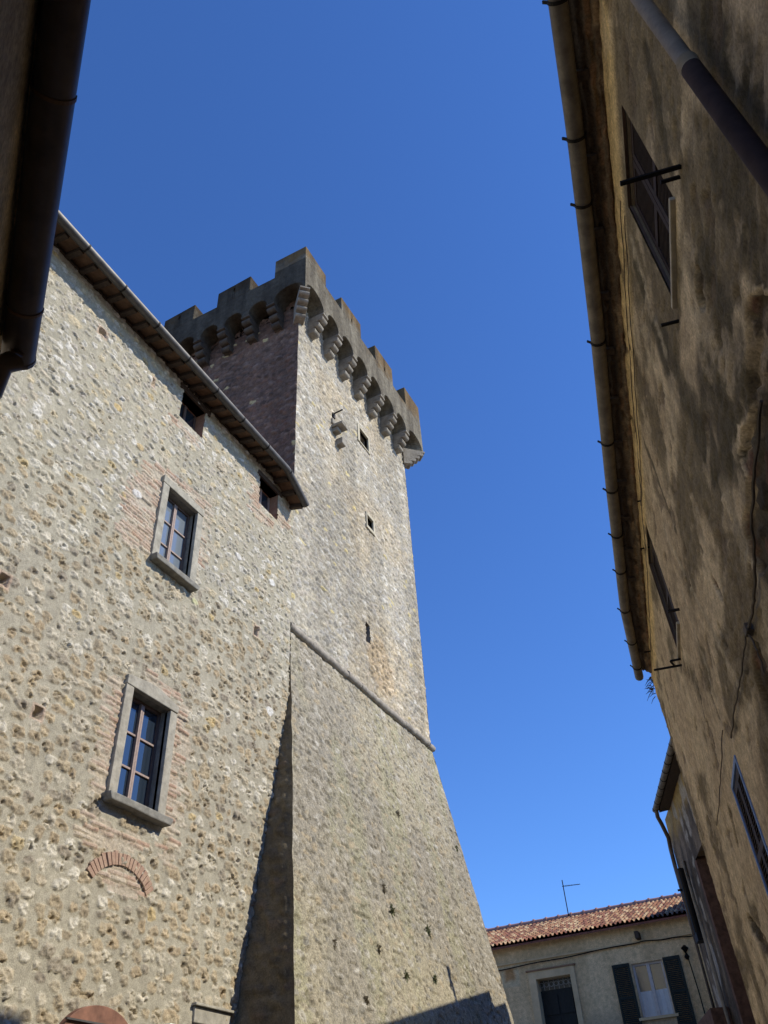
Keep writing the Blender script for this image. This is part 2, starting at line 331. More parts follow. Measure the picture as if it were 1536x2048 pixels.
def framed_window(o, dark_lintel):
    a0, a1_, b0, b1_ = o; j = .145
    D = -.14; k = MB(FL); m = (a0 + a1_) / 2
    k.box(a0, a0 + .045, b0, b1_, D - .04, D + .015).box(a1_ - .045, a1_, b0, b1_, D - .04, D + .015).box(a0 + .045, a1_ - .045, b1_ - .05, b1_, D - .04, D + .015).box(a0 + .045, a1_ - .045, b0, b0 + .06, D - .04, D + .015)
    fr = k.build('window', m_wood, house)
    MB(FL).box(a0 - j, a0, b0, b1_, -.06, .052).build('jamb', m_frame, fr, .008); MB(FL).box(a1_, a1_ + j, b0, b1_ - .004, -.06, .047).build('jamb', m_frame, fr, .008)
    fr['label'] = 'small-paned window in a grey stone frame, ' + ('upper of the two' if b0 > 8 else 'lower of the two, bigger sill')
    lin = MB(FL)
    if dark_lintel: lin.prism([(a0 - j, b1_ + .003), (a1_ + j, b1_ + .003), (a1_ + j, b1_ + .10), ((a0 + a1_) / 2 + .1, b1_ + .20), ((a0 + a1_) / 2 - .1, b1_ + .20), (a0 - j, b1_ + .14)], -.06, .06)
    else: lin.box(a0 - j - .01, a1_ + j, b1_ + .003, b1_ + .15, -.06, .058)
    lin.build('lintel', m_cream if dark_lintel else m_frame, fr, .01).data.materials[0] = m_frame
    sl_ = MB(FL); e = .20 if dark_lintel else .15
    sl_.prism([(a0 - e, b0 - .03), (a0 - e + .03, b0 - .10), (a0 + .2, b0 - .095), (a1_ - .2, b0 - .105), (a1_ + e - .03, b0 - .10), (a1_ + e, b0 - .03), (a1_ + e, b0), (a0 - e, b0)], -.1, .15)
    sl_.build('sill', m_sill, fr, .015)
    reveal(FL, o, .36, m_sill, fr)
    for (x0, x1, e) in ((a0 + .045, m - .004, .034), (m + .004, a1_ - .045, .030)):
        k = MB(FL); y0, y1 = (x1 - .030, x1) if x0 < m - .1 else (x0, x0 + .030)
        k.box(y0, y1, b0 + .06, b1_ - .05, D - .03, D + e)
        for i in (1, 2):
            zb = b0 + .06 + (b1_ - b0 - .11) * i / 3; k.box(x0 if y0 > x0 else y1, y0 if y0 > x0 else x1, zb - .013, zb + .013, D - .028, D + .012)
        k.build('casement', m_woodpale, fr)
    for (x0, x1) in ((a0 + .045, m - .034), (m + .034, a1_ - .045)):
        MB(FL).box(x0, x1, b0 + .06, b1_ - .05, D - .022, D - .012).build('pane', m_glass_light if b0 > 8 else m_glass, fr)
framed_window(W1, False); framed_window(W2, True)
for o in (A1, A2):
    aw = reveal(FL, o, .5, m_brick, house, 'attic_window'); a0, a1_, b0, b1_ = o
    aw['label'] = 'low unframed attic window under the eaves'
    k = MB(FL); D = -.2
    k.box(a0, a0 + .05, b0, b1_, D - .04, D).box(a1_ - .05, a1_, b0, b1_, D - .04, D).box(a0 + .05, a1_ - .05, b0, b0 + .05, D - .04, D).box((a0 + a1_) / 2 - .03, (a0 + a1_) / 2 + .03, b0 + .05, b1_, D - .04, D + .01)
    k.build('casement_frame', m_woodpale if o is A2 else m_wood, aw)
    MB(FL).box(a0 + .05, a1_ - .05, b0 + .05, b1_, D - .03, D - .02).build('pane', m_glass, aw)
    MB(FL).box(a0 - .1, a1_ + .12, b1_, min(b1_ + .12, WALL_TOP), -.2, .03).build('wood_lintel', m_rafter, aw)
# blocked relieving arch of brick
k = MB(FL); cx_, cz_, R0, R1_ = 7.52, 4.28, .555, .70
for i in range(19):
    t0 = math.radians(146 - i * 5.8 + random.uniform(-.4, .4)); t1 = math.radians(146 - i * 5.8 - 4.9); ex = random.uniform(-.015, .02)
    P = [(cx_ + r * math.cos(t_), cz_ + r * math.sin(t_)) for r, t_ in ((R0, t0), (R0, t1), (R1_ + ex, t1), (R1_ + ex, t0))]
    k.prism(P, -.05, .026 + random.uniform(-.004, .012))
k.build('brick_arch', m_mortarbrick, house, .004)
# low door surround stones at the foot of the picture
MB(FL).box(9.06, 9.8, 3.43, 3.60, -.1, .03).build('door_lintel', m_frame, house, .01)
MB(FL).box(9.03, 9.85, 3.605, 3.635, -.1, .07).build('lintel_ledge', m_frame, house, .006)
# eaves: terracotta boards on rafters, half-round zinc gutter on hooks
def eave(y):       # gutter centre offset and height: bends in and drops past the corner
    k_ = max(0, (y - 10.02) / .8); return (.435 - .06 * k_, 13.18 - .004 * (y - 3.5) - .30 * k_ ** 1.1 if k_ > 0 else 13.18 - .004 * (y - 3.5))
EAVE_END = 10.86
ys = [-7, 0, 2, 4, 6, 8, 9.4, 10.0, 10.15, 10.4, 10.65, EAVE_END]
k = MB(FL)
for i in range(len(ys) - 1):
    P = []
    for y in (ys[i], ys[i + 1]):
        o_, z_ = eave(y); P.append([FL(y, z_ + .035, o_ - .03), FL(y, z_ + .20, -.25), FL(y, z_ + .235, -.25), FL(y, z_ + .07, o_ - .03)])
    k.hexa(P[0] + P[1])
k.build('soffit', m_soffit, house)
for i in range(28):
    y = 2.4 + i * .312
    if y > EAVE_END: break
    o_, z_ = eave(y); MB(FL).bar(FL(y, z_ - .015, o_ - .08), FL(y, z_ + .135, -.2), .085, .09).build('rafter', m_rafter, house)
MB(FL).box(-7, 10.9, WALL_TOP - .06, WALL_TOP - .002, -.3, .028).build('wall_plate', m_rafter, house)
gp = [FL(y, eave(y)[1], eave(y)[0]) for y in ys]
gut = MB().tube(gp, .075, 10, math.pi - .15, 2 * math.pi + .15, thick=.008).build('gutter', m_zinc, house, smooth=True)
k = MB()
for y in np.arange(2.6, 10.8, .83):
    o_, z_ = eave(y); c0 = FL(y, z_, o_); c1 = FL(y + .03, z_, o_); MB().tube([c0, c1], .082, 10, math.pi - .2, 2 * math.pi + .2, thick=.012).build('gutter_hook', m_iron, gut)
k = MB().tube([FL(3.62, 13.10, .435), FL(3.62, 13.0, .43), FL(3.6, 12.9, .36), FL(3.56, 12.72, .16), FL(3.55, 12.58, .1), FL(3.55, 12.3, .09), FL(3.5, 0, .09)], .045, 12)
k.build('downpipe', m_zinc, house, smooth=True)
# roof
k = MB(FL)
rows = [(0.36, 13.27), (-3.6, 14.6), (-7.6, 13.2)]
for i in range(2):
    (c0, z0), (c1, z1) = rows[i], rows[i + 1]
    e0 = 9.95 if c0 > 0 else WALL_END; 
    k.hexa([FL(-7.2, z0, c0), FL(e0, z0, c0), FL(WALL_END, z1, c1), FL(-7.2, z1, c1), FL(-7.2, z0 + .05, c0), FL(e0, z0 + .05, c0), FL(WALL_END, z1 + .05, c1), FL(-7.2, z1 + .05, c1)])
k.build('roof', m_terra, house)
# rusty arched panel over a doorway low on the wall, with its pale rim
pan = thing('arched_panel', 'rusty brown arched panel with pale lower rim fixed low on the stone wall', 'panel', (SX + .06, 7.45, 3.2))
k = MB(FL); arc = [(7.46 + .535 * math.cos(t_), 3.06 + .335 * math.sin(t_)) for t_ in np.linspace(math.radians(8), math.radians(172), 25)]
k.prism(arc + [(6.93, 2.9), (7.99, 2.9)], .01, .09)
k.build('panel_face', mat('rusty_brown_paint', (.20, .095, .06), .7, 0, .35, 6, .002), pan, .006)
MB(FL).box(6.95, 7.97, 3.215, 3.232, .091, .12).build('rim', m_zinc, pan)
lamp = thing('white_box_lamp', 'white flat box lamp on the stone wall at the bottom, right of the rusty panel', 'lamp', (SX, 8.57, 3.2))
MB(FL).box(8.43, 8.72, 3.15, 3.335, .06, .2).build('box_body', mat('white_plastic', (.72, .72, .68), .5, 0, .05), lamp, .012)
MB(FL).box(8.52, 8.6, 3.25, 3.33, -.02, .06).build('bracket', m_iron, lamp)
# ------------------------------------------------------------------ CASTLE TOWER
K = 1.0306; TX = -7.42; YL, YR = 11.285, 17.77; ZC = 10.3; XB = -14.2
def kz(z): return 1.6 + (z - 1.6) * K
tower = thing('castle_tower', 'high crenellated stone castle tower with battered base and corbelled arches', 'tower', ((TX + XB) / 2, 14.5, 2))
FT = Fr((TX, 0, 0), (0, 1, 0), (0, 0, 1), (1, 0, 0))
FS = Fr((0, YL, 0), (1, 0, 0), (0, 0, 1), (0, -1, 0))     # shaded side, faces the viewer's street
T1 = (14.14 * K, 14.66 * K, kz(17.85), kz(18.37)); T2 = (14.35 * K, 14.69 * K, kz(14.96), kz(15.30)); T3 = (14.055 * K, 14.25 * K, kz(11.36), kz(11.87))
def tower_field(A, B, seed, pal, mort, relief):
    d, r1, r2, r3 = stones(A, B, .25, .125, seed, .5, 1.12, .95, .05, .45, 10); mk = ss(1.02, .78, d)
    fine = fbm(A * 20, B * 24, seed + 3, 4); med = fbm(A * 7, B * 10, seed + 4, 3)
    st = fbm(A * 1.5, B * .22, seed + 5, 4); big = fbm(A * .5, B * .5, seed + 6, 3)
    c = mixc(np.array(mort) * np.ones(A.shape + (3,)), pick(r1, pal), mk) * (.60 + .8 * fine)[..., None]
    c = c * (1 - .18 * ss(.45, .68, st))[..., None] * (.88 + .24 * big)[..., None]
    c = np.where(((r3 > .972) & (mk > .5))[..., None], np.array([.50, .42, .22]), c)
    H = relief * (mk * (.5 + .8 * r2) + 1.9 * (fine - .5) + 1.5 * (med - .5) - .8 * mk * ss(.62, .7, fbm(A * 15, B * 20, seed + 8, 3)))
    return c, H, mk, fine
ya = axis(YL, YR, .026, [T1[0], T1[1], T2[0], T2[1], T3[0], T3[1]]); za = axis(ZC - .02, 21.3, .026, [T1[2], T1[3], T2[2], T2[3], T3[2], T3[3]])
A, B = np.meshgrid(ya, za, indexing='ij')
col, H, mk, fine = tower_field(A, B, 211, [(.43, .395, .325), (.35, .325, .275), (.53, .50, .43), (.27, .25, .21), (.46, .405, .30), (.40, .355, .29), (.37, .345, .30)], (.365, .33, .26), .020)
warm = ss(.45, .7, fbm(A * .7, B * .7, 5) + .25 * ss(14.3, 12.5, B) * ss(13.2, 14.8, A)); col = mixc(col, col * np.array([1.07, 1.01, .92]), warm)
patch = ss(1.1, .7, np.hypot((A - 15.2) / .7, (B - 11.3) / .8) + .6 * (fbm(A * 3, B * 3, 8) - .5)); H = H * (1 + .5 * patch); col = mixc(col, col * np.array([1.10, 1.0, .88]), patch)
edge = np.minimum(A - YL, YR - A); H = np.where(edge < .03, np.minimum(H, -.005) , H)
cA, cB = (A[:-1, :-1] + A[1:, 1:]) / 2, (B[:-1, :-1] + B[1:, 1:]) / 2; keep = np.ones(cA.shape, bool)
for (p0, p1, q0, q1) in (T1, T2, T3): keep &= ~((cA > p0) & (cA < p1) & (cB > q0) & (cB < q1))
wob = .05 * (fbm(B * 2.2, B * 0, 351, 5) - .5); grid_mesh('shaft_wall', m_shaft, tower, FT.arr(A + wob * ss(.5, 0, A - YL) + .06 * (fbm(B * 2.5, B * 0, 352, 5) - .5) * ss(.5, 0, YR - A), B, H), col, keep)
A, B = np.meshgrid(axis(XB, TX, .04), axis(ZC - .02, 21.3, .04), indexing='ij')
col, H, mk, fine = tower_field(A, B, 251, [(.19, .118, .085), (.14, .092, .068), (.23, .16, .12), (.10, .070, .054), (.18, .108, .078)], (.16, .108, .08), .03)  # palette darkened, deepening this face's shade through its colour
H = np.where(TX - A < .03, np.minimum(H, 0) - .0, H)
wob = .05 * (fbm(B * 2.2, B * 0, 351, 5) - .5); grid_mesh('side_wall', m_shaft, tower, FS.arr(A, B, H - wob), col)
k = MB().quad([(XB, YR, ZC), (TX - .002, YR, ZC), (TX - .002, YR, 21.3), (XB, YR, 21.3)]).quad([(XB, YL, ZC), (XB, YR, ZC), (XB, YR, 21.3), (XB, YL, 21.3)]).quad([(XB, YL, 21.28), (TX - .05, YL, 21.28), (TX - .05, YR, 21.28), (XB, YR, 21.28)])
k.build('rear_walls', m_parapet, tower)
# battered base
def bat(A, h, face, H):
    """A in 0..1 across; h depth below the cordon"""
    y0, y1, x1, x0 = YL - .2 * h, YR + .11 * h, TX + .165 * h, XB - .15 * h
    y0 = y0 + .07 * (fbm(h * 1.5, h * 0, 341, 5) - .5) * (1 - ss(0, 1, 0 * h)); x1 = x1 + .03 * (fbm(h * 2.2, h * 0, 342, 5) - .5); y1 = y1 + .05 * (fbm(h * 2.5, h * 0, 343, 5) - .5)
    if face == 'front': P = np.stack([x1 + H, y0 + (y1 - y0) * A, ZC - h - .0 * A], -1)
    else: P = np.stack([x0 + (x1 - x0) * A, y0 - H, ZC - h], -1)
    return P
T_, Hh = np.meshgrid(np.linspace(0, 1, 370), np.linspace(0, 10.9, 500), indexing='ij')
Y_ = (YL - .2 * Hh) + (YR - YL + .31 * Hh) * T_
d, r1, r2, r3 = stones(Y_, -Hh, .25, .135, 311, .42, 1.05, .82, .06, .5, 9); mk = ss(1.0, .70, d)
fine = fbm(Y_ * 24, Hh * 27, 313, 4); med = fbm(Y_ * 6, Hh * 6, 314, 3); big = fbm(Y_ * .6, Hh * .5, 315, 4); st = fbm(Y_ * 1.3, Hh * .3, 316, 3)
cm = mixc(np.array([.335, .30, .225]) * np.ones(Y_.shape + (3,)), np.array([.27, .245, .20]), ss(.35, .65, big))
cm = mixc(cm, np.array([.29, .28, .18]), .5 * ss(.5, .7, st))
cs = pick(r1, [(.36, .33, .28), (.29, .265, .22), (.33, .29, .22), (.39, .365, .32), (.25, .235, .205), (.36, .30, .21)])
col = mixc(cm, cs, mk * .8) * (.56 + .88 * fine)[..., None]
col = np.where(((r3 > .985) & (mk > .5))[..., None], np.array([.43, .405, .36]) * (.7 + .6 * fine)[..., None], col); spk = ss(.60, .68, fbm(Y_ * 10, Hh * 14, 321, 4)); col = np.array([1.0, .985, .915]) * col * (1 - .25 * spk)[..., None]
up = ss(3.2, .5, Hh + 1.5 * (big - .5)); col = mixc(col, col * np.array([1.06, 1.05, 1.05]), up)
H = .005 * mk * (.4 + .9 * r2) + .024 * (fine - .5) + .009 * (med - .5) - .022 * spk
H = np.where((T_ < .002) | (T_ > .998), 0, H)
grid_mesh('battered_base', m_base, tower, bat(T_, Hh, 'front', H), col)
T_, Hh = np.meshgrid(np.linspace(0, 1, 220), np.linspace(0, 10.9, 260), indexing='ij'); X_ = XB + (TX - XB) * T_
d, r1, r2, r3 = stones(X_, -Hh, .28, .16, 331, .5, 1.05, .85, .06, .5, 9); mk = ss(1., .7, d); fine = fbm(X_ * 18, Hh * 18, 333, 4)
col = mixc(np.array([.15, .118, .07]) * np.ones(X_.shape + (3,)), pick(r1, [(.13, .105, .07), (.18, .145, .09), (.10, .08, .052), (.15, .11, .07)]), mk * .9) * (.75 + .5 * fine)[..., None]  # shade of the wedge beside the house wall worked into the stone colours
col = col * (.75 + .5 * fbm(X_ * 1.2, Hh * .5, 335, 4))[..., None]
grid_mesh('battered_side', m_shaft, tower, bat(T_, Hh, 'side', (.03 * mk + .04 * (fine - .5)) * (T_ < .99)), col)
h_ = 10.9; k = MB().quad([(XB, YR, ZC), (TX, YR, ZC), (TX + .165 * h_, YR + .11 * h_, ZC - h_), (XB, YR + .11 * h_, ZC - h_)]).quad([(XB, YL, ZC), (XB, YR, ZC), (XB - .15 * h_, YR + .11 * h_, ZC - h_), (XB - .15 * h_, YL - .2 * h_, ZC - h_)])
k.build('battered_rear', m_parapet, tower)
# cordon moulding, in worn lengths
k = MB(); y = YL - .10
while y < YR + .05:
    L = min(random.uniform(.55, .95), YR + .07 - y); n = 8
    P = [(TX + .02 + random.uniform(-.006, .006), y + L * i / n, ZC - .03 + random.uniform(-.01, .01) + .012 * math.sin(y * 2)) for i in range(n + 1)]
    P[0] = (P[0][0], y + .004, P[0][2]); rr = [.085 + random.uniform(-.008, .006) for _ in P]; rr[0] *= .93; rr[-1] *= .93
    k.tube(P, rr, 14); y += L
k.tube([(TX + .035, YR, ZC - .03), (XB, YR + .03, ZC - .03)], .1, 12).tube([(TX + .03, YL - .03, ZC - .03), (XB, YL - .03, ZC - .03)], .1, 12)
k.build('string_course', m_cord, tower, smooth=True)
# openings in the shaft
def slit(o, name, frame, label):
    r = reveal(FT, o, .7, m_shaft_in, tower, name); r['label'] = label
    a0, a1_, b0, b1_ = o
    if frame:
        l, rr, tp, bt = frame; k = MB(FT)
        k.box(a0 - l, a0, b0 - bt, b1_ + tp, -.1, .045).box(a1_, a1_ + rr, b0 - bt, b1_ + tp, -.1, .04).box(a0, a1_, b1_, b1_ + tp, -.1, .048).box(a0, a1_, b0 - bt, b0, -.1, .043)
        k.build('stone_surround', m_cream, r, .012)
    return r
m_shaft_in = mat('reveal_stone', (.24, .21, .17), .95, 0, .3, 8, .006)
w_ = slit(T1, 'tower_window', (.12, .09, .09, .05), 'square tower window in a pale stone surround')
MB(FT).box(T1[0] + .02, T1[0] + .2, T1[2], T1[3] - .1, -.32, -.3).build('pane', m_glass, w_)
slit(T2, 'tower_window', (.05, .09, .1, .1), 'small square hole in a pale surround'); slit(T3, 'arrow_slit', None, None)
# carved bracket with an iron pin beside the window
k = MB(FT)
k.box(12.97, 13.30, kz(16.99), kz(17.08), -.1, .34).box(13.02, 13.22, kz(16.86), kz(16.985), -.1, .18)
k.prism([(13.22, kz(16.55)), (13.42, kz(16.55)), (13.44, kz(16.72)), (13.34, kz(16.84)), (13.22, kz(16.76))], -.1, .20)
k.box(12.98, 13.18, kz(17.16), kz(17.36), -.1, .05).build('carved_bracket', m_corbel, tower, .02)
MB(FT).box(13.02, 13.14, kz(17.42), kz(17.58), -.2, .05).bar(FT(13.1, kz(17.6), -.05), FT(13.1, kz(17.62), .3), .03, .03).build('bracket_pin', m_iron, tower)
# corbels, arches and parapet
OV = .515; XP = TX + OV; YP = YL - OV; YP1 = YR + OV; SPR = 20.72; CRN = 21.08; CB = kz(21.53); CBOT = 20.04
def profile(n=3, reach=.5):
    P = [(0, SPR - .0)]; dz = (SPR - .07 - CBOT) / n
    P += [(reach + .015, SPR), (reach + .015, SPR - .06), (reach - .03, SPR - .07)]
    for i in range(n):
        c_ = (reach - .135) * (n - i) / n + .02; zc_ = SPR - .09 - dz * i - dz * .42; r = dz * .47
        P.append((c_ - .02, zc_ + r * 1.0))
        for t_ in np.linspace(62, -125, 10): P.append((c_ + r * 1.05 * math.cos(math.radians(t_)), zc_ + r * math.sin(math.radians(t_))))
    P.append((0, CBOT - .02)); return P
def corbel_mb(fr, a, wid=.26, n=3, reach=.5):
    k = MB(Fr(fr(a - wid / 2, 0, -.06), fr.c, fr.b, fr.a)); k.prism([(p[0] + .06, p[1]) if p[0] > 0 else (0, p[1]) for p in profile(n, reach)], 0, wid); return k
FE = Fr((0, YR, 0), (-1, 0, 0), (0, 0, 1), (0, 1, 0)); FW = Fr((XB, 0, 0), (0, -1, 0), (0, 0, 1), (-1, 0, 0))
front_c = [11.52 * K, 12.33 * K, 13.17 * K, 14.02 * K, 14.87 * K, 15.72 * K, 16.57 * K]
n_s = 7; side_c = [TX - .62 - i * .83 for i in range(8)]
CBS = kz(21.28)
def parapet(fr, lo, hi, cents, name, mt_=None, low=False):
    """lo, hi: outer corner positions along the face; cents: corbel centres"""
    w2 = .115; edges = [lo + .05] + [x for c in cents for x in (c - w2, c + w2)] + [hi - .05]
    poly = ([(lo + 1.04, CBS), (lo + 1.04, CB)] if low else []) + [(lo, CB), (lo, SPR + .0)]
    for i in range(0, len(edges), 2):
        a0, a1_ = edges[i], edges[i + 1]; c_ = (a0 + a1_) / 2; r = (a1_ - a0) / 2
        for t_ in np.linspace(math.pi, 0, 15): poly.append((c_ + r * math.cos(t_), SPR + (CRN + (.06 if r > .4 else 0) - SPR) * math.sin(t_) ** .85 if math.sin(t_) > 1e-6 else SPR))
    poly += [(hi, SPR), (hi, CB)] + ([(hi - 1.04, CB), (hi - 1.04, CBS)] if low else [])
    inner = [(min(max(a, lo + OV - .01), hi - OV + .01), b) for a, b in poly]
    return MB(fr).prism(poly, -.01, OV, inner).build(name, mt_ or m_parapet, tower, .018)
parapet(FT, YP, YP1, front_c, 'parapet')
parapet(FS, XB - OV, XP, sorted(side_c), 'parapet', m_parapet_shade, True)
FEp = Fr((0, YR, 0), (1, 0, 0), (0, 0, 1), (0, 1, 0)); FWp = Fr((XB, 0, 0), (0, 1, 0), (0, 0, 1), (-1, 0, 0))
parapet(FEp, XB - OV, XP, sorted(side_c), 'parapet'); parapet(FWp, YP, YP1, front_c, 'parapet')
for c_ in front_c: corbel_mb(FT, c_).build('corbel', m_corbel, tower, .006)
for c_ in side_c: corbel_mb(FS, c_).build('corbel', m_corbel_shade, tower, .006)
for c_ in side_c: corbel_mb(FEp, c_).build('corbel', m_corbel, tower, .006)
q = math.sqrt(.5)
for (p, o_) in (((TX, YL), (q, -q)), ((TX, YR), (q, q))):
    fr = Fr((p[0], p[1], 0), (-o_[1], o_[0], 0), (0, 0, 1), (o_[0], o_[1], 0))
    c_ = corbel_mb(fr, 0, .28, 4, .70).build('corner_corbel', m_corbel, tower, .006)
def merlon(fr, a0, a1_, z0, z1, slot=None, mt_=None):
    CB = CBS if mt_ else kz(21.53)
    T0, T1_ = OV - .45, OV; k = MB(fr)
    def blk(x0, x1, lo, hi0, hi1): k.hexa([fr(x0, lo, T0), fr(x1, lo, T0), fr(x1, lo, T1_), fr(x0, lo, T1_), fr(x0, hi0, T0), fr(x1, hi1, T0), fr(x1, hi1, T1_), fr(x0, hi0, T1_)])
    if slot:
        s0, s1, b0, b1_ = slot; m = lambda x: z0 + (z1 - z0) * (x - a0) / (a1_ - a0)
        blk(a0, s0, CB, z0, m(s0)); blk(s1, a1_, CB, m(s1), z1); blk(s0, s1, CB, b0, b0); blk(s0, s1, b1_, m(s0), m(s1))
    else: blk(a0, a1_, CB, z0, z1)
    return k.build('merlon', mt_ or m_parapet, tower, .018)
def mt(y): return kz(22.07 + (y / K - 10.4) * .049)
def slot(c_): return (c_ - .03, c_ + .04, kz(21.65), kz(21.82))
def corner_merlon(lx, ly, sx, sy, z):   # L-shaped corner block; sx, sy point inward
    x0, y0 = lx, ly; T = .45; P = [(x0, y0), (x0 + sx * 1.04, y0), (x0 + sx * 1.04, y0 + sy * T), (x0 + sx * T, y0 + sy * T), (x0 + sx * T, y0 + sy * 1.12), (x0, y0 + sy * 1.12)]
    k = MB(Fr((0, 0, 0), (1, 0, 0), (0, 1, 0), (0, 0, 1))); k.prism(P, CB, z); return k.build('merlon', m_parapet, tower, .018)
corner_merlon(XP, YP, -1, 1, mt(11)); corner_merlon(XP, YP1, -1, -1, mt(17.6)); corner_merlon(XB - OV, YP, 1, 1, mt(11) - .1); corner_merlon(XB - OV, YP1, 1, -1, mt(17))
for (a0, a1_) in ((12.43, 13.615), (14.55, 15.74)):
    merlon(FT, a0 * K, a1_ * K, mt(a0 * K), mt(a1_ * K), slot((.5 * a0 + .5 * a1_ + .02) * K))
for (a0, a1_) in ((-9.66, -8.54), (-11.59, -10.49), (-13.2, -12.3)):
    merlon(FS, a0 * K, a1_ * K, mt(10.9) - .15, mt(10.9) - .08, slot((a0 + a1_) / 2 * K), m_parapet_shade)
for (a0, a1_) in ((-9.66, -8.54), (-11.59, -10.49), (-13.2, -12.3)): merlon(FEp, a0 * K, a1_ * K, mt(17.5), mt(17.5))
for (a0, a1_) in ((12.43, 13.615), (14.55, 15.74)): merlon(FWp, a0 * K, a1_ * K, mt(a0), mt(a1_))
# ------------------------------------------------------------------ PLASTER HOUSE (right, close by)
v1 = np.array([-.1947, .9809, 0]); n1 = np.array([.9809, .1947, 0]); DR = 1.1
FR = Fr(n1 * DR, v1, (0, 0, 1), -n1)
def ur(px, py, c=0.):
    p = hit(px, py, n1, DR - c); return np.array([p @ v1, p[2]])
ph = thing('plaster_house', 'stained ochre plaster house close on the right with brown shutters and long gutter', 'house', tuple(FR(5, 0, -1)))
RU = 11.5; RT = 7.40
w1 = [ur(1244, 219), ur(1353, 390), ur(1347, 581), ur(1257, 431)]; w2 = [ur(1290, 1050), ur(1360, 1230), ur(1357, 1300), ur(1300, 1140)]
O1 = (2.68, 3.42, 5.74, 6.93); O2 = (7.36, 8.10, 5.84, 7.08); O3 = (6.86, 7.48, 3.0, 4.20)
ua = axis(-6, RU, .02, [O1[0], O1[1], O2[0], O2[1], O3[0], O3[1]], (1.2, 12), .15); za = axis(-.6, RT, .02, [O1[2], O1[3], O2[2], O2[3], O3[2], O3[3]], (2.4, 8), .15)
A, B = np.meshgrid(ua, za, indexing='ij')
big = fbm(A * .8, B * .7, 401, 5); st = fbm(A * 1.1, B * .45, 402, 5); st2 = fbm(A * 2.2, B * .9, 403, 5); fine = fbm(A * 13, B * 22, 404, 5); blot = fbm(A * 1.15, B * 2.0, 405, 6)
base = mixc(np.array([.55, .43, .265]) * np.ones(A.shape + (3,)), np.array([.45, .34, .205]), ss(.35, .65, big))
base = mixc(base, np.array([.66, .53, .33]), .45 * ss(.50, .68, .5 * st2 + .5 * blot))
band = ss(.42, .34, (RT - B) + .10 * (fbm(A * 1.2, B * 3, 406, 3) - .5)); base = mixc(base, np.array([.66, .48, .23]), band)
# dark mould: streaks hanging from the eaves and window, more of it towards the near end
mould = ss(.485, .60, .40 * st + .60 * blot + .10 * ss(3.6, 1.5, A) + .05 * ss(6.5, 4.5, B)) * (1 - .92 * band)
base = mixc(base, np.array([.12, .092, .05]) * np.ones(A.shape + (3,)), .80 * mould)
def seg(p, q_, r, soft=.6, seed=9, amp=.5):
    (a0, b0), (a1_, b1_) = p, q_; L2 = (a1_ - a0) ** 2 + (b1_ - b0) ** 2 + 1e-9; t_ = np.clip(((A - a0) * (a1_ - a0) + (B - b0) * (b1_ - b0)) / L2, 0, 1)
    dd = np.hypot(A - a0 - t_ * (a1_ - a0), B - b0 - t_ * (b1_ - b0)) / r + amp * (fbm(A * 2.2, B * 4, seed, 5) - .5) * 2; return ss(1.15, 1.15 - soft, dd)
DK = np.array([.085, .068, .038])
for p, q_, r in (((1275, 545), (1330, 720), .10), ((1330, 700), (1420, 900), .26), ((1420, 800), (1500, 960), .32), ((1288, 880), (1352, 1060), .05), ((1420, 560), (1500, 800), .22), ((1340, 1180), (1352, 1290), .03), ((1400, 60), (1536, 240), .22), ((1450, 330), (1530, 560), .25), ((1290, 110), (1340, 330), .09), ((1396, 1360), (1410, 1440), .03)):
    base = mixc(base, DK, .82 * seg(ur(*p), ur(*q_), r))
for p, q_, r in (((1460, 1010), (1520, 1190), .20), ((1330, 1060), (1500, 1420), .06), ((1310, 1350), (1420, 1640), .05), ((1262, 480), (1330, 700), .07), ((1365, 1180), (1440, 1420), .05)):
    base = mixc(base, np.array([.45, .37, .245]), .6 * seg(ur(*p), ur(*q_), r, 1.0))
# lost plaster: darker rubble core, set back
lost = np.maximum.reduce([seg(ur(1536, 700), ur(1520, 1080), .24, .07, 12, .5), seg(ur(1520, 1330), ur(1536, 1420), .12, .08, 13, .6), seg(ur(1425, 1160), ur(1440, 1190), .035, .08, 14, .7), seg(ur(1437, 1250), ur(1450, 1290), .035, .08, 15, .7), seg(ur(1420, 1380), ur(1440, 1440), .03, .08, 16, .7), seg(ur(1345, 1420), ur(1352, 1455), .02, .08, 18, .8), seg(ur(1395, 1700), ur(1425, 1790), .04, .08, 19, .8), seg(ur(1460, 1620), ur(1475, 1690), .035, .08, 20, .8), seg(ur(1395, 560), ur(1400, 600), .05, .08, 23, .8), seg(ur(1500, 1850), ur(1536, 1900), .1, .08, 17, .7)])
def in_poly(poly, X, Y):
    r = np.zeros(X.shape, bool); n = len(poly)
    for i in range(n):
        (x0, y0), (x1, y1) = poly[i], poly[(i + 1) % n]; r ^= ((y0 > Y) != (y1 > Y)) & (X < (x1 - x0) * (Y - y0) / (y1 - y0 + 1e-12) + x0)
    return r.astype(float)
ja = .10 * (fbm(A * 4, B * 6, 451, 5) - .5); jb = .14 * (fbm(A * 4, B * 6, 452, 5) - .5)
scar = [ur(*p) for p in ((1518, 590), (1512, 720), (1506, 835), (1480, 862), (1474, 900), (1494, 960), (1512, 1050), (1522, 1090), (1560, 1150), (1620, 1000), (1620, 600))]
inside = in_poly(scar, A + ja, B + jb); rim = np.maximum.reduce([in_poly(scar, A + ja + .035, B + jb), in_poly(scar, A + ja - .035, B + jb), in_poly(scar, A + ja, B + jb - .05)]) * (1 - inside)
base = mixc(base, np.array([.70, .56, .36]) * np.ones(A.shape + (3,)), .75 * rim)
lost = np.maximum(lost, inside)
d, r1, r2, r3 = stones(A, B, .24, .15, 421, .6, 1.05, .95); mk = ss(1., .75, d)
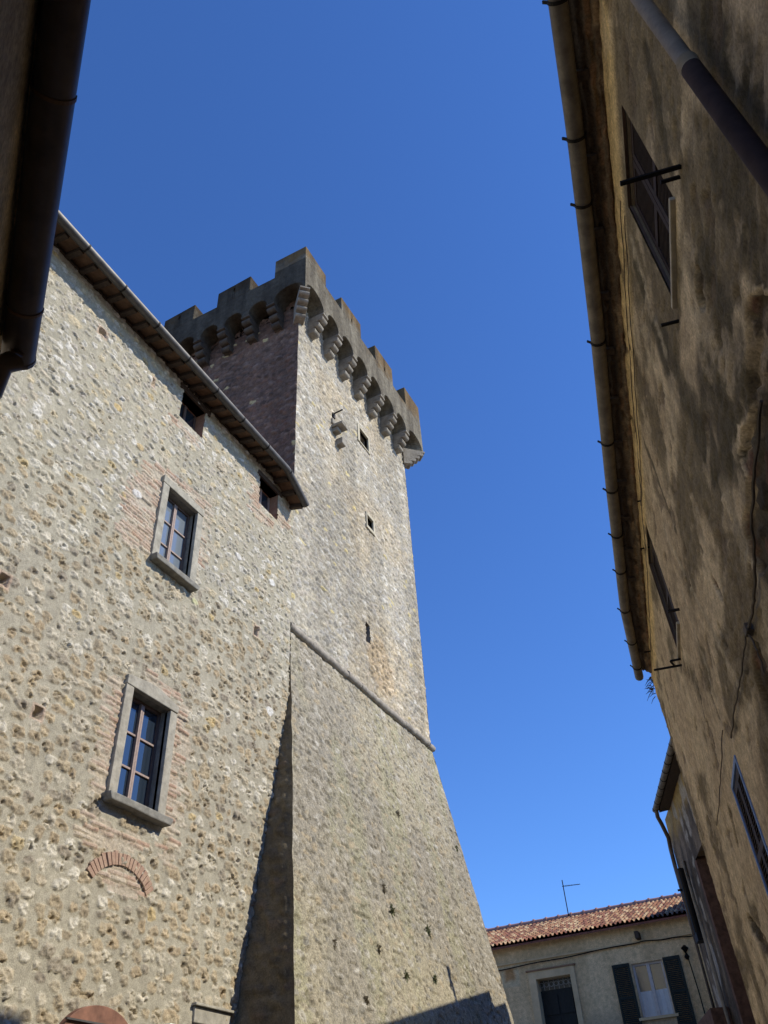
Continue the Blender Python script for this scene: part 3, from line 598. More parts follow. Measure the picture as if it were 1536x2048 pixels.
core = mixc(np.array([.085, .066, .042]) * np.ones(A.shape + (3,)), pick(r1, [(.10, .072, .046), (.07, .055, .038), (.13, .07, .042), (.095, .078, .052)]), mk)
base = mixc(base, core, lost); 
H = .028 * (big - .5) + .012 * (fine - .5) * (1 + 1.5 * mould) + .016 * (fbm(A * 2.4, B * 5, 407, 3) - .5); H = H - lost * (.045 - .022 * mk) + .012 * band
scr = ss(.60, .70, fbm(A * 2.6, B * 4.5, 441, 6)); base = mixc(base, np.array([.56, .44, .28]), .45 * scr); chip = ss(.66, .72, fbm(A * 2.8, B * 4.5, 443, 6)); base = mixc(base, np.array([.13, .095, .06]) * np.ones(A.shape + (3,)), .7 * chip); H = H - .012 * chip
base = base * (.66 + .68 * fine)[..., None]
cA, cB = (A[:-1, :-1] + A[1:, 1:]) / 2, (B[:-1, :-1] + B[1:, 1:]) / 2; keep = np.ones(cA.shape, bool)
for (p0, p1, q0, q1) in (O1, O2, O3): keep &= ~((cA > p0) & (cA < p1) & (cB > q0) & (cB < q1))
for (p0, p1, q0, q1) in (O1, O2, O3): H = H * ss(.02, .14, np.maximum(np.maximum(p0 - A, A - p1), np.maximum(q0 - B, B - q1)))
H = np.where(A > RU - .015, 0, H)
grid_mesh('wall', m_plaster, ph, FR.arr(A, B, H), base, keep)
m_tan = mat('tan_render', (.30, .24, .16), .92, 0, .3, 4, .006)
k = MB(FR).box(RU - .45, RU - .003, -.6, RT, -6, -.05).box(-6, RU - .46, -.6, RT, -6.3, -6).build('end_wall', m_tan, ph)
# eaves: stepped brick cornice, boards, gutter
gpx = [(1095, 0), (1133, 270), (1150, 410), (1182, 685), (1212, 980), (1240, 1220), (1270, 1355)]
GZ = 7.40; gpts = []
for p in gpx:
    q_ = hit(*p, (0, 0, 1), GZ); gpts.append((q_ @ v1, DR - q_ @ n1))
gpts = [(-6, .335), (1.2, .335)] + gpts
us = np.array([g_[0] for g_ in gpts]); cs_ = np.array([g_[1] for g_ in gpts]) 
def gc(u): return float(np.interp(u, us, cs_)) 
EU = us[-1]; uu = list(np.linspace(-6, 1, 6)) + list(np.linspace(1.3, EU, 40))
GR = .062
gut = MB().tube([FR(u, GZ - .0, gc(u) - GR) for u in uu], GR, 12, math.pi - .12, 2 * math.pi + .12, thick=.006).build('gutter', m_gutter, ph, smooth=True)
MB().tube([FR(EU - .01, GZ, gc(EU) - GR), FR(EU + .012, GZ, gc(EU) - GR)], GR, 12).build('end_cap', m_gutter, gut)
for p in ((1095, 5), (1135, 278), (1152, 410), (1182, 685), (1203, 885), (1212, 980), (1222, 1070), (1230, 1142), (1238, 1220), (1246, 1285), (1256, 1335)):
    q_ = hit(*p, (0, 0, 1), GZ); u = q_ @ v1; c_ = gc(u) - GR
    k = MB().tube([FR(u - .011, GZ, c_), FR(u + .011, GZ, c_)], GR + .008, 12, math.pi - .1, 2 * math.pi + .05, thick=.007)
    k.bar(FR(u, GZ + .0, c_ + GR + .002), FR(u, GZ + .03, c_ + GR + .028), .02, .012); k.build('gutter_hook', m_iron, gut)
# cornice surface between wall head and gutter, rough brick and old mortar
U, S_ = np.meshgrid(np.concatenate([np.linspace(-6, 1.2, 20), np.arange(1.22, 11.32, .022)]), np.linspace(0, 1, 26), indexing='ij')
Gc = np.interp(U, us, cs_) - .09
f1 = fbm(U * 14, S_ * 5, 431, 4); f2 = fbm(U * 2.2, S_ * 2, 432, 3); bkm, bq1, bq2 = bricks(U, S_ * .33, .15, .082, 5)
step = np.floor(S_ * 4) / 4 + .25 * ss(.75, 1., (S_ * 4) % 1)
Zs = RT - .035 + .11 * step + .05 * (f1 - .5) + .05 * (f2 - .5) * (S_ > .1)
Cc = Gc * S_ + .03 * (f1 - .5) * (S_ > .05)
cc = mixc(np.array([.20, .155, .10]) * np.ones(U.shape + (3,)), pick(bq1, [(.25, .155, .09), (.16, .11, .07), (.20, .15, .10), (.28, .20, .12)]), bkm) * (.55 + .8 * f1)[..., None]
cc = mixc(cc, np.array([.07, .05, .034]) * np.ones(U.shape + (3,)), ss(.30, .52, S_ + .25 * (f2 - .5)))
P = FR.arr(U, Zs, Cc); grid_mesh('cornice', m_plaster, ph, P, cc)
k = MB(FR)
for u in np.arange(1.4, 11.2, .62):
    c_ = gc(u); MB().bar(FR(u, RT + .02, .1), FR(u, RT + .04, c_ - .1), .07, .07).build('rafter_end', m_rafter, ph)
k = MB(FR); e0 = .30
k.hexa([FR(-6.2, RT + .10, e0), FR(EU, RT + .10, gc(EU) - .05), FR(RU + .05, RT + 1.35, -3.4), FR(-6.2, RT + 1.35, -3.4), FR(-6.2, RT + .16, e0), FR(EU, RT + .16, gc(EU) - .05), FR(RU + .05, RT + 1.41, -3.4), FR(-6.2, RT + 1.41, -3.4)])
k.hexa([FR(-6.2, RT + 1.35, -3.41), FR(RU + .05, RT + 1.35, -3.41), FR(RU + .05, RT, -6.6), FR(-6.2, RT, -6.6), FR(-6.2, RT + 1.41, -3.41), FR(RU + .05, RT + 1.41, -3.41), FR(RU + .05, RT + .06, -6.6), FR(-6.2, RT + .06, -6.6)])
k.build('roof', m_terra, ph)
# shutters
def shutter_window(o, quad, name_label, blue=False, sill=True):
    a0, a1_, b0, b1_ = o; rev = MB(FR); t_ = .05; d_ = .16
    rev.box(a0 - t_, a0, b0, b1_, -d_, -.03).box(a1_, a1_ + t_, b0, b1_, -d_, -.03).box(a0 - t_, a1_ + t_, b1_, b1_ + t_, -d_, -.03).box(a0 - t_, a1_ + t_, b0 - t_, b0, -d_, -.03)
    r = rev.build('shuttered_window', m_tan, ph); r['label'] = name_label
    MB(FR).box(a0, a1_, b0, b1_, -.22, -.17).build('dark_room', m_dark, r)
    ms = m_shut; m_ = (a0 + a1_) / 2; dz_ = .045 if blue else 0
    for (x0, x1) in ((a0 + .004, m_ - .004), (m_ + .004, a1_ - .004)):
        k = MB(FR); w_ = .045
        k.box(x0, x0 + w_, b0 + .01, b1_ - .01, -.085 + dz_, -.045 + dz_).box(x1 - w_, x1, b0 + .01, b1_ - .01, -.085 + dz_, -.045 + dz_).box(x0 + w_, x1 - w_, b0 + .01, b0 + .07, -.085 + dz_, -.045 + dz_).box(x0 + w_, x1 - w_, b1_ - .07, b1_ - .01, -.085 + dz_, -.045 + dz_)
        zm = (b0 + b1_) / 2; k.box(x0 + w_, x1 - w_, zm - .03, zm + .03, -.085 + dz_, -.045 + dz_)
        for z_ in np.arange(b0 + .08, b1_ - .08, .032):
            if abs(z_ - zm) > .035: k.hexa([FR(x0 + w_, z_, -.052 + dz_), FR(x1 - w_, z_, -.052 + dz_), FR(x1 - w_, z_ + .026, -.08 + dz_), FR(x0 + w_, z_ + .026, -.08 + dz_), FR(x0 + w_, z_ + .006, -.05 + dz_), FR(x1 - w_, z_ + .006, -.05 + dz_), FR(x1 - w_, z_ + .032, -.078 + dz_), FR(x0 + w_, z_ + .032, -.078 + dz_)])
        k.build('shutter', ms, r)
    if blue:
        k = MB(FR); q_ = .04; k.box(a0 - q_, a0, b0, b1_ + q_, -.02, .012).box(a1_, a1_ + q_, b0, b1_ + q_, -.02, .012).box(a0, a1_, b1_, b1_ + q_, -.02, .012); k.build('painted_frame', m_blue, r, .004)
    if sill: MB(FR).box(a0 - .01, a1_ + .0, b0 - .034, b0 - .002, -.1, .03).build('sill', m_sillr, r, .006)
    return r
m_shut = mat('brown_shutter_paint', (.032, .018, .014), .7, 0, .3, 20, .001); m_blue = mat('blue_paint', (.16, .24, .42), .6, 0, .2, 9); m_sillr = mat('pale_sill_stone', (.42, .37, .28), .85, 0, .2, 12, .002)
r1_ = shutter_window(O1, w1, 'brown shuttered window near the top, close to the downpipe'); r2_ = shutter_window(O2, w2, 'brown shuttered window towards the far end of the wall'); r3_ = shutter_window(O3, None, 'louvred window in a blue painted frame', True, False)
# window surrounds worn to a thin moulding
for o, r in ((O1, r1_), (O2, r2_)):
    a0, a1_, b0, b1_ = o; MB(FR).box(a0 - .035, a0, b0, b1_, -.05, -.012).build('jamb', m_wood, r); MB(FR).box(a1_, a1_ + .035, b0, b1_, -.05, -.012).build('jamb', m_wood, r)
# iron shutter stays and brackets: root on wall, pointing into the street
def stay(px, py, qx, name='shutter_stay', r=.016, kick=False):
    u, z = ur(px, py); L = min(np.linspace(.02, .9, 300), key=lambda l: abs(proj(FR(u, z, l))[0] - qx))
    k = MB(FR).bar(FR(u, z, -.05), FR(u, z, L), r * 1.6, r * 1.1)
    if kick: k.bar(FR(u, z, L), FR(u + .02, z - .05, L - .03), r * 1.2, r)
    k.build(name, m_iron, ph)
def proj(p):
    q_ = CR.T @ (np.array(p) - EYE); return (768 + 1628 * q_[0] / q_[2], 1024 + 1628 * q_[1] / q_[2])
for (px, py, qx, r, kk) in ((1360, 333, 1240, .014, False), (1358, 354, 1322, .012, False), (1357, 642, 1322, .012, False), (1364, 1330, 1308, .014, False), (1362, 1318, 1340, .014, True), (1361, 1218, 1336, .016, False), (1284, 1001, 1274, .01, False), (1290, 1096, 1280, .01, False), (1303, 1302, 1288, .014, False)):
    stay(px, py, qx, 'iron_bracket', r, kk)
# thin wires under the eaves and cables on the wall
def wire(pts, name, r, sag=0, c=.02, m_=m_cable):
    P = []
    for i in range(len(pts) - 1):
        (u0, z0), (u1, z1) = ur(*pts[i]), ur(*pts[i + 1])
        for t_ in np.linspace(0, 1, 9)[:-1 if i < len(pts) - 2 else None]:
            P.append(FR(u0 + (u1 - u0) * t_, z0 + (z1 - z0) * t_ - sag * math.sin(math.pi * t_), c + .004 * math.sin(9 * t_)))
    MB().tube(P, r, 6).build(name, m_, ph)
wire([(1246, 400), (1257, 600), (1270, 800), (1284, 950), (1286, 1010)], 'wire', .004); wire([(1255, 430), (1264, 600), (1277, 800), (1287, 960), (1287, 1010), (1298, 1140), (1306, 1338)], 'wire', .004)
wire([(1532, 800), (1517, 950), (1511, 1040), (1518, 1120), (1516, 1200), (1506, 1250), (1500, 1258)], 'cable', .009); wire([(1500, 1258), (1494, 1310), (1485, 1370), (1474, 1420), (1468, 1475)], 'cable', .006); wire([(1500, 1258), (1522, 1300), (1536, 1345)], 'cable', .006)
wire([(1450, 1460), (1446, 1560), (1438, 1650)], 'cable', .005)
k = MB(FR); u, z = ur(1501, 1258); k.box(u - .04, u + .04, z - .03, z + .03, -.02, .035).build('junction_box', m_cable, ph, .005)
# the downpipe: pale upper length, socket, dark lower length
def at_r(px, py, c):
    return ur(px, py, c)
ut, zt = at_r(1282, 0, .09); uj, zj = at_r(1376, 128, .09); ub, zb_ = at_r(1521, 308, .09); ub = uj
dp = MB().tube([FR(ut, GZ - .1, .24), FR(ut, GZ - .3, .13), FR(ut, GZ - .45, .09), FR(uj, zj - .03, .09)], .037, 16).build('downpipe', mat('grey_pipe', (.24, .20, .155), .7, 0, .3, 8), ph, smooth=True)
MB().tube([FR(uj, zj + .03, .09), FR(uj, zj + .005, .09), FR(uj, zj, .09), FR(uj, zj - .06, .09)], [.041, .046, .046, .041], 16).build('socket', m_tan, dp, smooth=True)
MB().tube([FR(uj, zj - .05, .09), FR(uj, 3.9, .09), FR(uj, 0, .09)], .042, 16).build('lower_pipe', m_pipe, dp, smooth=True)
# dry twigs caught at the far top corner
k = MB()
for i in range(26):
    p = FR(RU + random.uniform(-.05, .06), RT - random.uniform(.0, .3), random.uniform(.0, .06)); q_ = p + np.array([random.uniform(-.14, .05), random.uniform(-.06, .1), random.uniform(-.12, .1)]); k.tube([p, (p + q_) / 2 + np.array([0, 0, .015]), q_], [.006, .005, .002], 5)
tw = k.build('dry_plant', mat('dry_twigs', (.05, .04, .03), .9), None); tag(tw, 'dry dark plant hanging at the far top corner of the plaster house', 'plant')
# chimney added unseen on the roof above, to shadow the stone house wall
ch = thing('shadow_chimney', 'unseen rendered chimney standing on the roof of the plaster house, above the gutter', 'shadow_chimney', (1.9, 8.95, 8))
k = MB(Fr((1.95, 8.9, 0), (1, 0, 0), (0, 0, 1), (0, -1, 0))); k.box(-.4, .4, 7.9, 10.52, -.62, .35); k.build('stack', m_tan, ch, .01)
k = MB(Fr((1.95, 8.9, 0), (1, 0, 0), (0, 0, 1), (0, -1, 0))); k.box(-.45, .45, 10.523, 10.61, -.67, .42); k.build('cap', m_terra, ch, .01)
# ------------------------------------------------------------------ SIDE HOUSE (beyond, right)
v2 = np.array([-.315, .949, 0]); v2 /= np.linalg.norm(v2); n2 = np.array([v2[1], -v2[0], 0]); E2 = np.array([-2.704, 18.754, 8.0]); D2 = E2 @ n2
F2 = Fr(n2 * (D2 + .35), v2, (0, 0, 1), -n2)
m_pier = mat('old_brown_brick', (.12, .065, .042), .9, 0, .4, 8, .006)
sh = thing('side_house', 'weathered house beyond the plaster house with a dark overhanging eave and swan-neck downpipe', 'house', tuple(F2(17, 3, -1)))
V0 = E2 @ v2; VE = 19.42
A, B = np.meshgrid(axis(13.5, VE, .035), axis(2, 8.02, .035), indexing='ij')
big = fbm(A * 1.1, B * .8, 501, 5); st = fbm(A * 3, B * .5, 502, 4); fine = fbm(A * 15, B * 15, 503, 4)
base = mixc(np.array([.20, .16, .12]) * np.ones(A.shape + (3,)), np.array([.075, .06, .046]), ss(.36, .58, .5 * big + .5 * st))
base = mixc(base, np.array([.40, .28, .11]) * np.ones(A.shape + (3,)), .85 * ss(7.25, 7.8, B + .5 * (st - .5))); pale = ss(.60, .66, fbm(A * 2.2, B * 1.4, 505, 4)); base = mixc(base, np.array([.36, .33, .29]), .8 * pale)
base = base * (.75 + .5 * fine)[..., None]
cA, cB = (A[:-1, :-1] + A[1:, 1:]) / 2, (B[:-1, :-1] + B[1:, 1:]) / 2
keep = ~((cA < 17.45) & (cA > 15.2) & (cB < 6.55))
grid_mesh('wall', m_plaster, sh, F2.arr(A, B, .05 * (big - .5) * (A < VE - .04) + .02 * (fine - .5) * (A < VE - .04)), base, keep)
MB(F2).box(13.5, VE - .004, 1.5, 7.98, -5, -.03 - 1.2).box(VE - .35, VE - .004, 1.5, 7.98, -1.2, -.03).box(13.5, 17.1, 6.6, 7.98, -1.2, -.03).build('body', m_tan, sh)
k = MB(F2); k.box(17.452, 17.70, 1.5, 6.6, -1.2, -.035); k.box(17.30, 17.449, 1.5, 6.5, -.5, .03).build('brick_pier', m_pier, sh)
# recessed brick wall
A, B = np.meshgrid(axis(14, 17.4, .03), axis(2, 6.55, .03), indexing='ij'); m_, q1, q2 = bricks(A, B, .26, .075, 9)
grid_mesh('recess_wall', m_plaster, sh, F2.arr(A, B, -1.0 + .01 * m_), mixc(np.array([.14, .11, .085]) * np.ones(A.shape + (3,)), pick(q1, [(.15, .075, .05), (.11, .06, .045), (.18, .09, .06)]), m_))
MB(F2).box(18.2, 19.9, 3.0, 4.15, .02, .35).build('brick_parapet', m_pier, sh)
k = MB(F2); e1 = V0 + .02
k.hexa([F2(13, 8.03, .30), F2(e1, 8.03, .30), F2(e1, 9.6, -4.5), F2(13, 9.6, -4.5), F2(13, 8.10, .30), F2(e1, 8.10, .30), F2(e1, 9.67, -4.5), F2(13, 9.67, -4.5)])
k.build('roof', m_terra, sh)
k = MB(F2).hexa([F2(13, 7.93, .22), F2(e1 - .02, 7.93, .22), F2(e1 - .02, 7.97, -.04), F2(13, 7.97, -.04), F2(13, 8.02, .22), F2(e1 - .02, 8.02, .22), F2(e1 - .02, 8.02, -.04), F2(13, 8.02, -.04)]); k.build('soffit', m_rafter, sh)
g2 = MB().tube([F2(13, 8.0, .29), F2(e1, 8.0, .29)], .065, 10, math.pi - .1, 2 * math.pi + .1, thick=.007).build('gutter', m_gutter, sh, smooth=True)
for i in range(9): MB().tube([F2(18.55 - i * .42, 8.0, .29), F2(18.57 - i * .42, 8.0, .29)], .073, 10, math.pi - .1, 2 * math.pi + .1, thick=.008).build('gutter_hook', m_iron, g2)
k = MB().tube([F2(18.56, 7.95, .29), F2(18.6, 7.82, .29), F2(18.75, 7.72, .22), F2(19.1, 7.52, .09), F2(19.3, 7.35, .07), F2(19.33, 7.0, .07), F2(19.33, 3, .07)], .045, 12).build('downpipe', m_copper, sh, smooth=True)
k = MB(F2); u_a = 18.55; k.tube([F2(18.7, 6.75, .1), F2(18.7, 5.5, .1)], .07, 10).box(18.55, 18.85, 5.35, 5.5, -.02, .16).bar(F2(18.95, 6.4, 0), F2(18.95, 6.4, .22), .035, .035).build('flue_pipe', m_iron, sh)
MB(F2).tube([F2(18.2, 6.75, .09), F2(18.2, 5.0, .09), F2(18.25, 3, .09)], .04, 10).build('downpipe', m_cord, sh, smooth=True)
fl = thing('vent_pipe', 'slim vent pipe standing on the roof of the side house', 'pipe', (-.57, 17.55, 8.7))
MB().tube([(-.57, 17.55, 8.4), (-.57, 17.55, 9.78)], .05, 12).build('pipe', m_iron, fl); MB().tube([(-.57, 17.55, 9.70), (-.57, 17.55, 9.98)], .075, 12).build('cowl', m_iron, fl)
# ------------------------------------------------------------------ BACK HOUSE
YB = 26.
FB = Fr((0, YB, 0), (1, 0, 0), (0, 0, 1), (0, -1, 0))
bh = thing('cream_house', 'low cream house closing the street, red tiled roof, dark door and shuttered window', 'house', (-7, YB, 4))
DO = (-8.23, -7.20, 4.2, 6.49); WO = (-5.42, -4.56, 5.2, 6.50)
A, B = np.meshgrid(axis(-15, -1, .03, [DO[0], DO[1], WO[0], WO[1]]), axis(3, 7.5, .03, [DO[2], DO[3], WO[2], WO[3]]), indexing='ij')
big = fbm(A * .8, B * .8, 601, 5); fine = fbm(A * 14, B * 14, 602, 4); st = fbm(A * 2.5, B * .6, 603, 4)
base = mixc(np.array([.72, .53, .30]) * np.ones(A.shape + (3,)), np.array([.58, .42, .23]), ss(.35, .65, .5 * big + .5 * st))
base = mixc(base, np.array([.30, .24, .17]), .6 * ss(5.6, 4.9, B + 1.2 * (big - .5)))
stn = ss(1.2, .5, np.maximum(abs(A + 9.03) / .2, abs(B - 6.72) / .2) + .5 * (fbm(A * 6, B * 6, 604) - .5)); base = mixc(base, np.array([.40, .20, .07]), .75 * stn)
blk = ss(1.1, .9, np.maximum(abs(A + 9.0) / .27, abs(B - 6.66) / .26)); base = mixc(base, np.array([.52, .46, .30]) * np.ones(A.shape + (3,)), .5 * blk * (1 - stn))
base = base * (.88 + .24 * fine)[..., None]
cA, cB = (A[:-1, :-1] + A[1:, 1:]) / 2, (B[:-1, :-1] + B[1:, 1:]) / 2; keep = np.ones(cA.shape, bool)
for (p0, p1, q0, q1) in (DO, WO): keep &= ~((cA > p0) & (cA < p1) & (cB > q0) & (cB < q1))
grid_mesh('facade', m_plaster, bh, FB.arr(A, B, .02 * (big - .5) + .006 * (fine - .5)), base, keep)
m_creamw = mat('cream_render', (.60, .45, .26), .9, 0, .15, 3)
MB(FB).box(-15, -1, 3, 7.45, -6.6, -6.4).box(-15, -14.8, 3, 7.45, -6.4, -.03).box(-1.2, -1, 3, 7.45, -6.4, -.03).build('rear_walls', m_creamw, bh)
MB(FB).box(-15, -1.2, 6.985, 7.03, 0, .05).build('string_course', m_creamw, bh)
dr = MB(FB).box(-8.45, DO[0], 4.2, 6.70, -.02, .045).box(DO[1], -7.05, 4.2, 6.70, -.02, .045).box(DO[0], DO[1], DO[3], 6.70, -.02, .045).build('door', m_creamw, bh, .006)
MB(FB).box(-8.5, -7.0, 6.703, 6.74, -.02, .08).build('drip_mould', m_terra, dr)
m_door = mat('dark_green_door', (.018, .02, .018), .6, 0, .3, 14)
k = MB(FB).box(DO[0], DO[1], 4.2, 6.22, -.30, -.24)
for x in (-8.13, -7.68):
    for z_ in (4.4, 5.0, 5.6): k.box(x, x + .38, z_, z_ + .5, -.239, -.215)
k.build('door_leaf', m_door, dr)
MB(FB).box(DO[0], DO[1], 6.22, DO[3], -.34, -.32).build('fanlight', m_glass_old, dr)
k = MB(FB)
for i in range(7):
    x = DO[0] + .07 + i * .148; k.tube([FB(x + .06 * math.cos(t_), 6.36 + .06 * math.sin(t_), -.2) for t_ in np.linspace(0, 2 * math.pi, 13)], .009, 5)
    k.bar(FB(x + .074, 6.22, -.2), FB(x + .074, 6.49, -.2), .014, .014)
k.build('grille', mat('grey_grille', (.25, .26, .25), .6), dr)
MB(FB).box(DO[0] - .05, DO[0], 4.2, DO[3], -.36, -.03).box(DO[1], DO[1] + .05, 4.2, DO[3], -.36, -.03).box(DO[0], DO[1], DO[3], DO[3] + .05, -.36, -.03).build('reveal', m_creamw, dr)
wn = MB(FB).box(WO[0] - .05, WO[0], WO[2], WO[3], -.25, -.02).box(WO[1], WO[1] + .05, WO[2], WO[3], -.25, -.02).box(WO[0], WO[1], WO[3], WO[3] + .05, -.25, -.02).build('window', m_creamw, bh)
xm = (WO[0] + WO[1]) / 2; mw = mat('white_joinery', (.55, .50, .46), .6, 0, .1)
MB(FB).box(WO[0], WO[0] + .06, WO[2], WO[3], -.14, -.08).box(WO[1] - .06, WO[1], WO[2], WO[3], -.14, -.08).box(xm - .045, xm + .045, WO[2], WO[3], -.14, -.07).box(WO[0] + .06, xm - .045, WO[3] - .06, WO[3], -.14, -.08).box(xm + .045, WO[1] - .06, WO[3] - .06, WO[3], -.14, -.08).build('sash', mw, wn)
MB(FB).box(WO[0] + .06, WO[1] - .06, WO[2], WO[3] - .06, -.125, -.115).build('pane', m_glass_old, wn)
U, S_ = np.meshgrid(np.linspace(WO[0] + .06, WO[1] - .06, 60), np.linspace(0, 1, 4), indexing='ij')
grid_mesh('curtain', mat('white_curtain', (.62, .62, .60), .9, 0, .06), wn, FB.arr(U, WO[2] + .62 * S_, -.108 + .004 * np.sin(U * 38) + .002 * np.sin(U * 91)))
MB(FB).box(WO[0] - .1, WO[1] + .1, WO[2] - .07, WO[2] - .002, -.1, .08).build('sill', m_creamw, wn, .006)
m_green = mat('dark_green_shutter', (.012, .018, .015), .65, 0, .3, 20)
for (x0, x1) in ((-5.96, -5.47), (-4.53, -4.06)):
    k = MB(FB).box(x0, x0 + .06, 4.9, 6.53, .03, .07).box(x1 - .06, x1, 4.9, 6.53, .03, .07).box(x0 + .06, x1 - .06, 6.45, 6.53, .03, .07).box(x0 + .06, x1 - .06, 4.9, 4.98, .03, .07).box(x0 + .06, x1 - .06, 5.66, 5.74, .03, .07)
    for z_ in np.arange(4.99, 6.44, .045):
        if not 5.62 < z_ < 5.74: k.box(x0 + .06, x1 - .06, z_, z_ + .03, .04, .06)
    k.build('shutter', m_green, wn)
for (x0, x1, z0, z1, sg) in ((-15, -5.03, 6.9, 7.05, .06), (-5.03, -1.2, 7.05, 6.98, .04)):
    P = [FB(x0 + (x1 - x0) * t_, z0 + (z1 - z0) * t_ - .05 - sg * math.sin(math.pi * t_) + .012 * math.sin(t_ * 30), .06) for t_ in np.linspace(0, 1, 40)]
    MB().tube(P, .016, 6).build('cable', m_iron, bh)
MB(FB).box(-5.09, -4.98, 7.06, 7.24, -.05, .28).build('beam_end', m_rafter, bh)
k = MB(FB); k.tube([FB(-3.86, 6.72, .05), FB(-3.86, 6.66, .1), FB(-3.86, 6.45, .1), FB(-3.86, 6.38, .08)], [.04, .10, .075, .03], 10).build('wall_lantern', m_iron, bh); MB().tube([FB(-3.84, 6.4, .05), FB(-3.80, 5.6, .04), FB(-3.78, 4, .04)], .016, 6).build('cable', m_iron, bh)
# roof of barrel tiles
RY0, RY1, RZ0, RZ1 = YB - .30, 29.3, 7.44, 8.72
xs = np.arange(-15.2, -.8, .0165); ts = np.concatenate([np.linspace(0, 1, 150)])
A, T_ = np.meshgrid(xs, ts, indexing='ij'); L = math.hypot(RY1 - RY0, RZ1 - RZ0); nr = 13
row = np.floor(T_ * nr); fr_ = T_ * nr - row; jx = .012 * (h2(row, row * 0 + 1, 7) - .5) + .03 * np.sin(T_ * 3)
s_ = (A + jx) / .135; ci = np.floor(s_); fx = s_ - ci; jt = h2(ci, row, 71)
arc = np.sqrt(np.clip(1 - ((fx - .5) / .34) ** 2, 0, 1)); chn = np.abs(fx - .5) > .34
Ht = np.where(chn, .004, .075 * arc) + .028 * (1 - fr_) + .016 * (jt - .5) + .04 * (fbm(A * .8, T_ * 2, 72) - .5)
cl = pick(h2(ci, row, 73), [(.25, .12, .07), (.21, .09, .06), (.34, .22, .13), (.15, .07, .05), (.42, .31, .19), (.28, .16, .09)]) * (.8 + .4 * fbm(A * 9, T_ * 30, 74))[..., None]
cl = np.where(chn[..., None], cl * np.array([.6, .4, .4]), cl)
nrm = np.array([0, -(RZ1 - RZ0), RY1 - RY0]) / L
P = np.stack([A, RY0 + (RY1 - RY0) * T_, RZ0 + (RZ1 - RZ0) * T_], -1) + Ht[..., None] * nrm
rf = grid_mesh('roof', m_plaster, bh, P, cl)
k = MB(); k.hexa([(-15.2, RY0, RZ0 - .06), (-.8, RY0, RZ0 - .06), (-.8, RY1, RZ1 - .06), (-15.2, RY1, RZ1 - .06), (-15.2, RY0, RZ0 - .01), (-.8, RY0, RZ0 - .01), (-.8, RY1, RZ1 - .01), (-15.2, RY1, RZ1 - .01)])
k.hexa([(-15.2, RY1 + .01, RZ1 - .06), (-.8, RY1 + .01, RZ1 - .06), (-.8, 33, RZ0 - .06), (-15.2, 33, RZ0 - .06), (-15.2, RY1 + .01, RZ1 - .01), (-.8, RY1 + .01, RZ1 - .01), (-.8, 33, RZ0 - .01), (-15.2, 33, RZ0 - .01)])
k.build('roof_deck', mat('red_brown_boards', (.20, .075, .05), .8, 0, .3, 8), rf)
k = MB()
for i in range(33):
    x = -15.2 + i * .44; k.tube([(x, RY1, RZ1 + .06), (x + .4, RY1, RZ1 + .05), (x + .43, RY1, RZ1 + .07), (x + .47, RY1, RZ1 + .07)], [.10, .105, .12, .12], 10)
k.build('ridge_tiles', mat('ridge_terracotta', (.34, .20, .17), .85, 0, .25, 5), rf, smooth=True)
# ------------------------------------------------------------------ SHADING HOUSE (unseen behind the side house, added to shade the end of the tiles)
nb_ = thing('shading_house', 'unseen taller tan house behind the side house, at the right end of the red tiled roof', 'house', (1, 28, 4))
MB().box(-2.3, 5, 2.5, 9.2, -33, -24).build('wall', m_tan, nb_)
MB().hexa([(-2.6, 23.8, 9.2), (5.2, 23.8, 9.2), (5.2, 33.2, 9.2), (-2.6, 33.2, 9.2), (-2.6, 23.8, 9.3), (1.3, 23.8, 10.5), (1.3, 33.2, 10.5), (-2.6, 33.2, 9.3)]).build('roof', m_terra, nb_)
# ------------------------------------------------------------------ TV ANTENNA
an = thing('tv_antenna', 'thin television antenna on the ridge of the cream house', 'antenna', (-7.74, 29.2, 8.7))
kx = 29.2 / 29; MB().tube([(-7.79, 29.2, 8.5), (-7.79, 29.2, 9.93)], .017, 8).build('mast', m_iron, an)
k = MB().tube([(-7.83, 29.2, 9.73), (-7.2, 29.2, 9.69)], .010, 6)
for i in range(11): x = -7.74 + i * .053; h_ = .11 - .005 * i; k.tube([(x, 29.2 - h_, 9.728 - .0035 * i), (x, 29.2 + h_, 9.728 - .0035 * i)], .005, 5)
k.build('boom', m_iron, an)
# ------------------------------------------------------------------ NEAR HOUSE (left, overhead eave)
e0 = hit(182, 0, (0, 0, 1), 4.0); e1 = hit(70, 725, (0, 0, 1), 4.0); v3 = e1 - e0; v3 /= np.linalg.norm(v3); n3 = np.array([-v3[1], v3[0], 0]); n3 = n3 if n3[1] > 0 else -n3
FN = Fr(n3 * (e0 @ n3), v3, (0, 0, 1), n3); UE = e1 @ v3
nh = thing('near_house', 'dark brown eave and gutter of a house almost overhead on the left', 'house', tuple(FN(0, 0, -.5)))
R3 = .058
gut = MB().tube([FN(u, 4.0, -R3) for u in (-4, 0, .9, 1.4, 1.7, UE - .01)], R3, 16, math.pi - .25, 2 * math.pi + .2, thick=.004).build('gutter', m_copper, nh, smooth=True)
m_seam = mat('rusty_seam', (.16, .09, .045), .6, .2)
for u in (.2, 1.19, UE - .24): MB().tube([FN(u - .006, 4.0, -R3), FN(u + .006, 4.0, -R3)], R3 + .003, 16, math.pi - .2, 2 * math.pi + .2, thick=.006).build('gutter_joint', m_seam, gut)
MB().tube([FN(UE - .012, 4.0, -R3), FN(UE + .004, 4.0, -R3)], R3 + .003, 16).build('end_cap', m_copper, gut)
